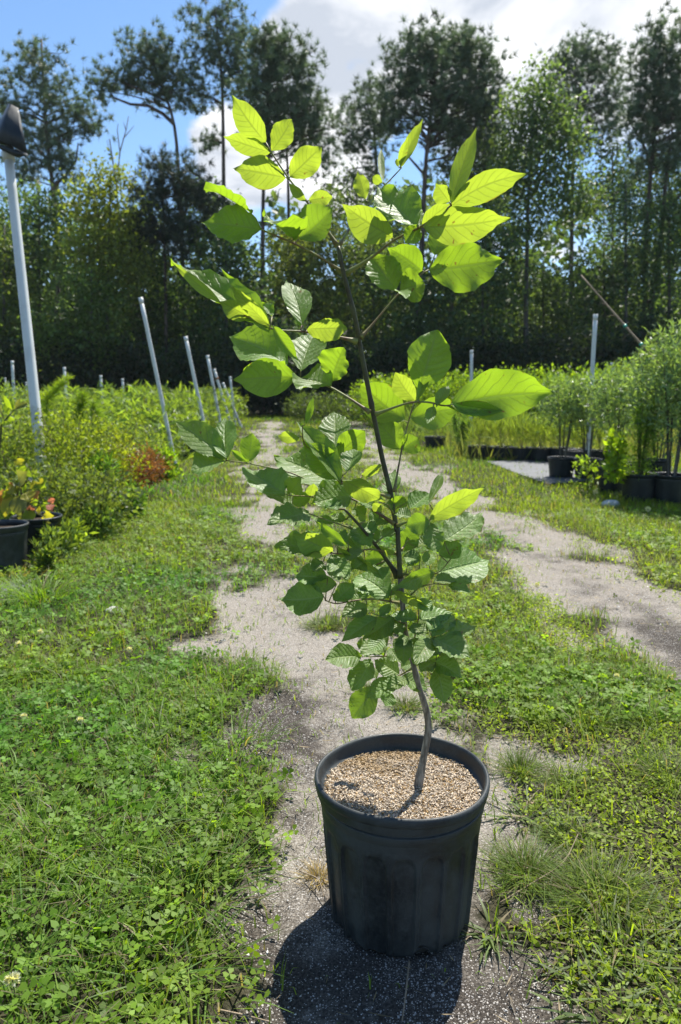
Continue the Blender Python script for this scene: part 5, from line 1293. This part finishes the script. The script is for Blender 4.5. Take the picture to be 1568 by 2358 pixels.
def pebbles():
    n = 42000; X, Y = scatter(n, .80, 5.0, 1.6, .55, .15); b = bare(X, Y); keep = (rng.random(n) < b * .9 + .03) & ~in_pot(X, Y, -.004); X, Y = X[keep], Y[keep]; n = len(X)
    s = np.minimum(rng.lognormal(-6.75, .45, n) * np.clip(Y / 2.2, 1, 2), .006)[:, None] ; C = np.stack([X, Y, rng.uniform(-.0115, -.008, n) * np.clip(bare(X, Y), 0, 1) + .0015], 1)
    D = np.array([(1, 0, 0), (0, 1, 0), (-1, 0, 0), (0, -1, 0), (0, 0, .8), (0, 0, -.6)], float)
    V = (C[:, None] + s[:, None] * (D[None] * rng.uniform(.6, 1.4, (n, 6, 1)) + rng.normal(size=(n, 6, 3)) * .18)).reshape(-1, 3)
    F0 = np.array([(0, 1, 4), (1, 2, 4), (2, 3, 4), (3, 0, 4), (1, 0, 5), (2, 1, 5), (3, 2, 5), (0, 3, 5)]); Fc = (np.arange(n)[:, None, None] * 6 + F0[None]).reshape(-1, 3)
    v = rng.random((n, 1)); c = np.where(v < .62, np.array([[.68, .66, .62]]) * rng.uniform(.7, 1.15, (n, 1)), np.array([[.16, .14, .12]]) * rng.uniform(.4, 1.4, (n, 1)))
    o = link('gravel', np_mesh('gravel', V, Fc, np.repeat(c, 6, 0)), foliage_mat('perlite_gravel', .02, (1, 1, 1), .8, .2)); tag(o, 'scattered white perlite grit and small stones on the dark soil', 'gravel', None, 'stuff')
pebbles()
def debris():
    n = 7000; X, Y = scatter(n, .80, 5.0, 1.7, .6, .2); keep = ~in_pot(X, Y, .0) & (rng.random(n) < .25 + .75 * np.clip((X + .1) * 3, 0, 1)); X, Y = X[keep], Y[keep]; n = len(X); a = rng.uniform(0, 6.28, n); L = rng.uniform(.008, .045, n)
    A = unit(np.stack([np.cos(a), np.sin(a), rng.normal(size=n) * .12], 1)); S = unit(np.cross(A, np.array([0, 0, 1.0]))); C = np.stack([X, Y, rng.uniform(-.004, .006, n)], 1); V, Fq = diamonds(C, A, S, L, np.full(n, .0016) + L * .03, .03)
    c = np.array([[.34, .27, .17]]) * rng.uniform(.25, 1.15, (n, 1)); o = link('dry_litter', np_mesh('dry_litter', V, Fq, np.repeat(c, 4, 0)), M_GRASS); tag(o, 'scattered dry straw and stalk bits on the ground', 'litter', None, 'stuff')
debris()

# individual tufts
def tuft(px, py, h, spread, n, w, tint, label, group, name='grass_tuft', dry=.15, yellow=.4, cat='grass tuft', droop=.5, dirx=None):
    c = G(px, py); rg = rng
    a = rg.uniform(0, 6.28, n) if dirx is None else rg.normal(size=n) * 1.1 + dirx
    D = np.stack([np.cos(a), np.sin(a), 0 * a], 1); out = spread * rg.random(n) ** .7; hh = h * rg.uniform(.45, 1.1, n); q = rg.random(n) ** .6 * spread * .45
    B = D * q[:, None] + rg.normal(size=(n, 3)) * spread * .14; B[:, 2] = -.006
    S = unit(np.stack([-np.sin(a), np.cos(a), rg.normal(size=n) * .3], 1)); k = 5; V = []
    for i in range(k):
        t = i / (k - 1); W = (w * (1 - t ** 2.2) * .5 + .0001)
        z = hh * (t - droop * .55 * t ** 2.4); P = B + D * (out * t ** 1.4)[:, None]; P = P.copy(); P[:, 2] += z
        V += [P - S * W, P + S * W]
    V = np.stack(V, 1).reshape(-1, 3); V[:, 2] = np.maximum(V[:, 2], -.006); F0 = np.array([(2 * i, 2 * i + 1, 2 * i + 3, 2 * i + 2) for i in range(k - 1)]); Fq = (np.arange(n)[:, None, None] * (2 * k) + F0[None]).reshape(-1, 4)
    col = tint_of(n, tint, .2, yellow); dq = rg.random((n, 1)) < dry; col = np.where(dq, np.array([[.25, .205, .115]]) * rg.uniform(.6, 1.2, (n, 1)), col)
    o = link(name, np_mesh(name, V, Fq, np.repeat(col, 2 * k, 0)), M_GRASS, None, (c[0], c[1], 0)); tag(o, label, cat, group); return o
TW = 'wiry tussocks on the patchy ground'
WIRY = (.082, .140, .024)
for px, py, h, s, n, lab in ((1215, 2010, .06, .085, 420, 'brownish wiry tussock nearest the big pot'), (1385, 2070, .075, .10, 480, 'wide green wiry tussock halfway to the picture edge'), (1310, 1930, .05, .07, 240, 'small wiry tussock between two larger ones'), (1350, 1650, .085, .11, 420, 'dense yellow-green tussock below the grey wheel track'), (1210, 1440 + 130, .07, .09, 300, 'soft tussock behind the lower leaves of the sapling'),
                            (1140, 1500, .09, .09, 260, 'tussock half hidden by the low leaves'), (1490, 1660, .07, .09, 260, 'loose tussock near the wheel track edge'), (1550, 1790, .07, .10, 420, 'bright green tussock at the picture edge'), (1200, 1775, .065, .07, 240, 'tussock beside the pot rim'), (1300, 1800, .055, .075, 200, 'flat tussock among creeping weed'), (935, 1625, .045, .06, 200, 'olive tuft just behind the big pot'), (745, 1440, .045, .09, 260, 'lone tuft on the sandy track behind the sapling'), (1165, 1380, .07, .08, 200, 'tuft on the far side of the middle strip'), (1440, 1560, .07, .08, 160, 'tuft with dark seed stalks near the track'), (840, 1585, .035, .05, 120, 'thin tuft on the gravel behind the lowest leaves')):
    tuft(px, py, h * .8, s * 1.1, int(n * 1.5), .0015, WIRY, lab, TW, 'wiry_tussock', .10, .45, 'tussock', .5)
CB = 'crabgrass clumps on bare soil'
for px, py, h, s, n, lab, dx in ((1130, 2150, .03, .07, 34, 'crabgrass clump pressed against the foot of the big pot', None), (1205, 1880, .03, .10, 60, 'crabgrass spreading beside the pot shoulder', None), (1440, 2190, .05, .12, 46, 'crabgrass clump with a thick runner near the bottom corner', None), (1500, 2290, .04, .14, 60, 'pale crabgrass in the bottom corner', None), (1270, 2230, .02, .04, 16, 'tiny crabgrass seedling on bare soil', None), (1400, 2330, .03, .12, 36, 'crabgrass lying flat at the bottom edge', None), (1250, 2060, .03, .05, 20, 'crabgrass sprig between tussocks', None), (1330, 2120, .035, .06, 24, 'crabgrass sprig under the wide tussock', None), (1555, 2130, .05, .1, 40, 'crabgrass at the picture edge', None)):
    tuft(px, py, h, s, n, .0055, (.115, .165, .065), lab, CB, 'crabgrass', .12, .25, 'grass clump', .55)
TG = 'long grass clumps in the clover'
for px, py, h, s, n, lab in ((545, 1715, .10, .14, 40, 'arching grass clump at the muddy track edge'), (340, 1750, .12, .16, 46, 'grass clump in the middle of the clover'), (260, 2040, .11, .15, 40, 'broad-bladed grass clump low in the clover'), (455, 2060, .10, .14, 50, 'fine grass clump near the soil edge, low down'), (100, 1960, .10, .12, 36, 'grass clump toward the picture edge'), (510, 1890, .08, .12, 40, 'grass clump spilling onto the gravel'), (430, 2230, .07, .14, 36, 'flattened grass at the lower soil edge'), (60, 2210, .10, .14, 40, 'grass clump low at the picture edge'), (560, 1990, .05, .08, 24, 'small grass clump beside the gravel'), (240, 2310, .07, .16, 30, 'grass blades at the bottom edge')):
    tuft(px, py, h, s * 1.15, int(n * 1.9), .0032, (.085, .165, .034), lab, TG, 'grass_clump', .10, .35, 'grass clump', .6)
tuft(95, 1385, .16, .22, 260, .004, (.10, .19, .022), 'thick bright grass clump before the scuffed pot', None, 'grass_clump', .05, .4, 'grass clump', .55)
tuft(40, 1330, .14, .25, 160, .0035, (.14, .17, .06), 'straggling pale grass at the foot of the scuffed pot', None, 'grass_clump', .3, .4, 'grass clump', .6)
tuft(175, 1225, .2, .18, 80, .004, (.12, .17, .03), 'upright grass before the curved pot rim', None, 'grass_clump', .1, .4, 'grass clump', .4)
tuft(735, 2020, .03, .045, 150, .0012, (.42, .31, .11), 'dried straw-yellow tuft beside the big pot', None, 'dry_tuft', .6, 0, 'dry tuft', .4)
def flower(px, py, h, r, label):
    c = G(px, py); root = empty('clover_flower', (c[0], c[1], 0), label, 'flower', 'white clover flowers'); mb = MB(); mb.tube([(0, 0, 0), (.002, 0, h * .6), (0, 0, h)], [.0009, .0008, .0008], 5, False); mb.build('stalk', M_STEM, root)
    n = 70; d = rdir(n, .35); C = d * r * .35 + np.array([0, 0, h]); A = unit(d + np.array([0, 0, .25])); V, Fq = diamonds(C, A, perp(A), np.full(n, r * .85), np.full(n, r * .4), .1)
    link('flower_head', np_mesh('flower_head', V, Fq, np.repeat(tint_of(n, (.50, .50, .47), .12), 4, 0)), M_CLOVER, root)
for px, py, h, r, lab in ((187, 1700, .05, .010, 'white clover flower in the middle of the clover carpet'), (35, 2340, .06, .011, 'large greenish clover flower in the bottom corner'), (58, 1690, .05, .009, 'white clover flower toward the picture edge'), (300, 1525, .045, .010, 'white clover flower above the middle of the verge'), (95, 1485, .05, .010, 'pale pink clover flower beside another at the upper verge'), (45, 1515, .05, .011, 'white clover flower nearest the bright grass clump'), (1418, 1585, .04, .009, 'white clover flower among the tussocks'), (1235, 1372, .05, .011, 'white clover flower on the middle strip'), (1490, 1195, .07, .02, 'white flower head before the largest front-row pot'), (1370, 1150, .06, .02, 'white flower head before the narrow pot')):
    flower(px, py, h, r, lab)
def rock(px, py, r, label, name='white_stone', flat=.5):
    c = G(px, py); me = bpy.data.meshes.new(name); import bmesh
    bm = bmesh.new(); bmesh.ops.create_icosphere(bm, subdivisions=3, radius=r)
    for v in bm.verts:
        p = v.co; f = 1 + .28 * (smoothnoise(np.array([p.x / r * 1.5 + px]), np.array([p.y / r * 1.5 + p.z / r]), 5, 3)[0] - .5); v.co = Vector((p.x * f, p.y * f * .8, p.z * f * flat))
    bm.to_mesh(me); bm.free(); o = link(name, me, simple_mat('pale_stone', (.62, .60, .56), .85, .2, .35, 90, .4), None, (c[0], c[1], r * flat * .6)); tag(o, label, 'stone', 'pale stones lying in the grass')
rock(262, 1412, .035, 'white stone lying in the left verge above the clover'); rock(1405, 1168, .075, 'white stone in the grass before the front-row pots')
def stick(pts, w, label, mat, name='dry_stalk'):
    P = np.array([G(x, y) + np.array([0, 0, z]) for x, y, z in pts]); c = P[0].copy(); c[2] = 0; mb = MB(); Q = spline(P, 16); mb.tube(Q, np.linspace(w, w * .6, 16), 6, True); o = mb.build(name, mat, None, c); o.location = tuple(c); tag(o, label, 'stalk', 'loose stalks lying on the soil')
stick([(942, 2218, .004), (935, 2290, .006), (926, 2356, .004)], .0016, 'straight straw lying in the shadow of the big pot', M_TWIG)
stick([(1262, 2162, .004), (1350, 2155, .012), (1450, 2165, .010), (1490, 2185, .006)], .0024, 'green-grey runner stalk lying across the bare soil', M_STEM)
stick([(1150, 2085, .005), (1300, 2010, .02), (1330, 1950, .03)], .0014, 'dry straw slanting through the tussocks', M_TWIG)
stick([(500, 2330, .004), (560, 2345, .006), (620, 2358, .004)], .0016, 'thin dry stalk at the bottom edge left of the shadow', M_TWIG)
stick([(690, 2010, .004), (735, 2045, .02), (750, 2085, .004)], .0013, 'pale root strand beside the big pot', M_TWIG)
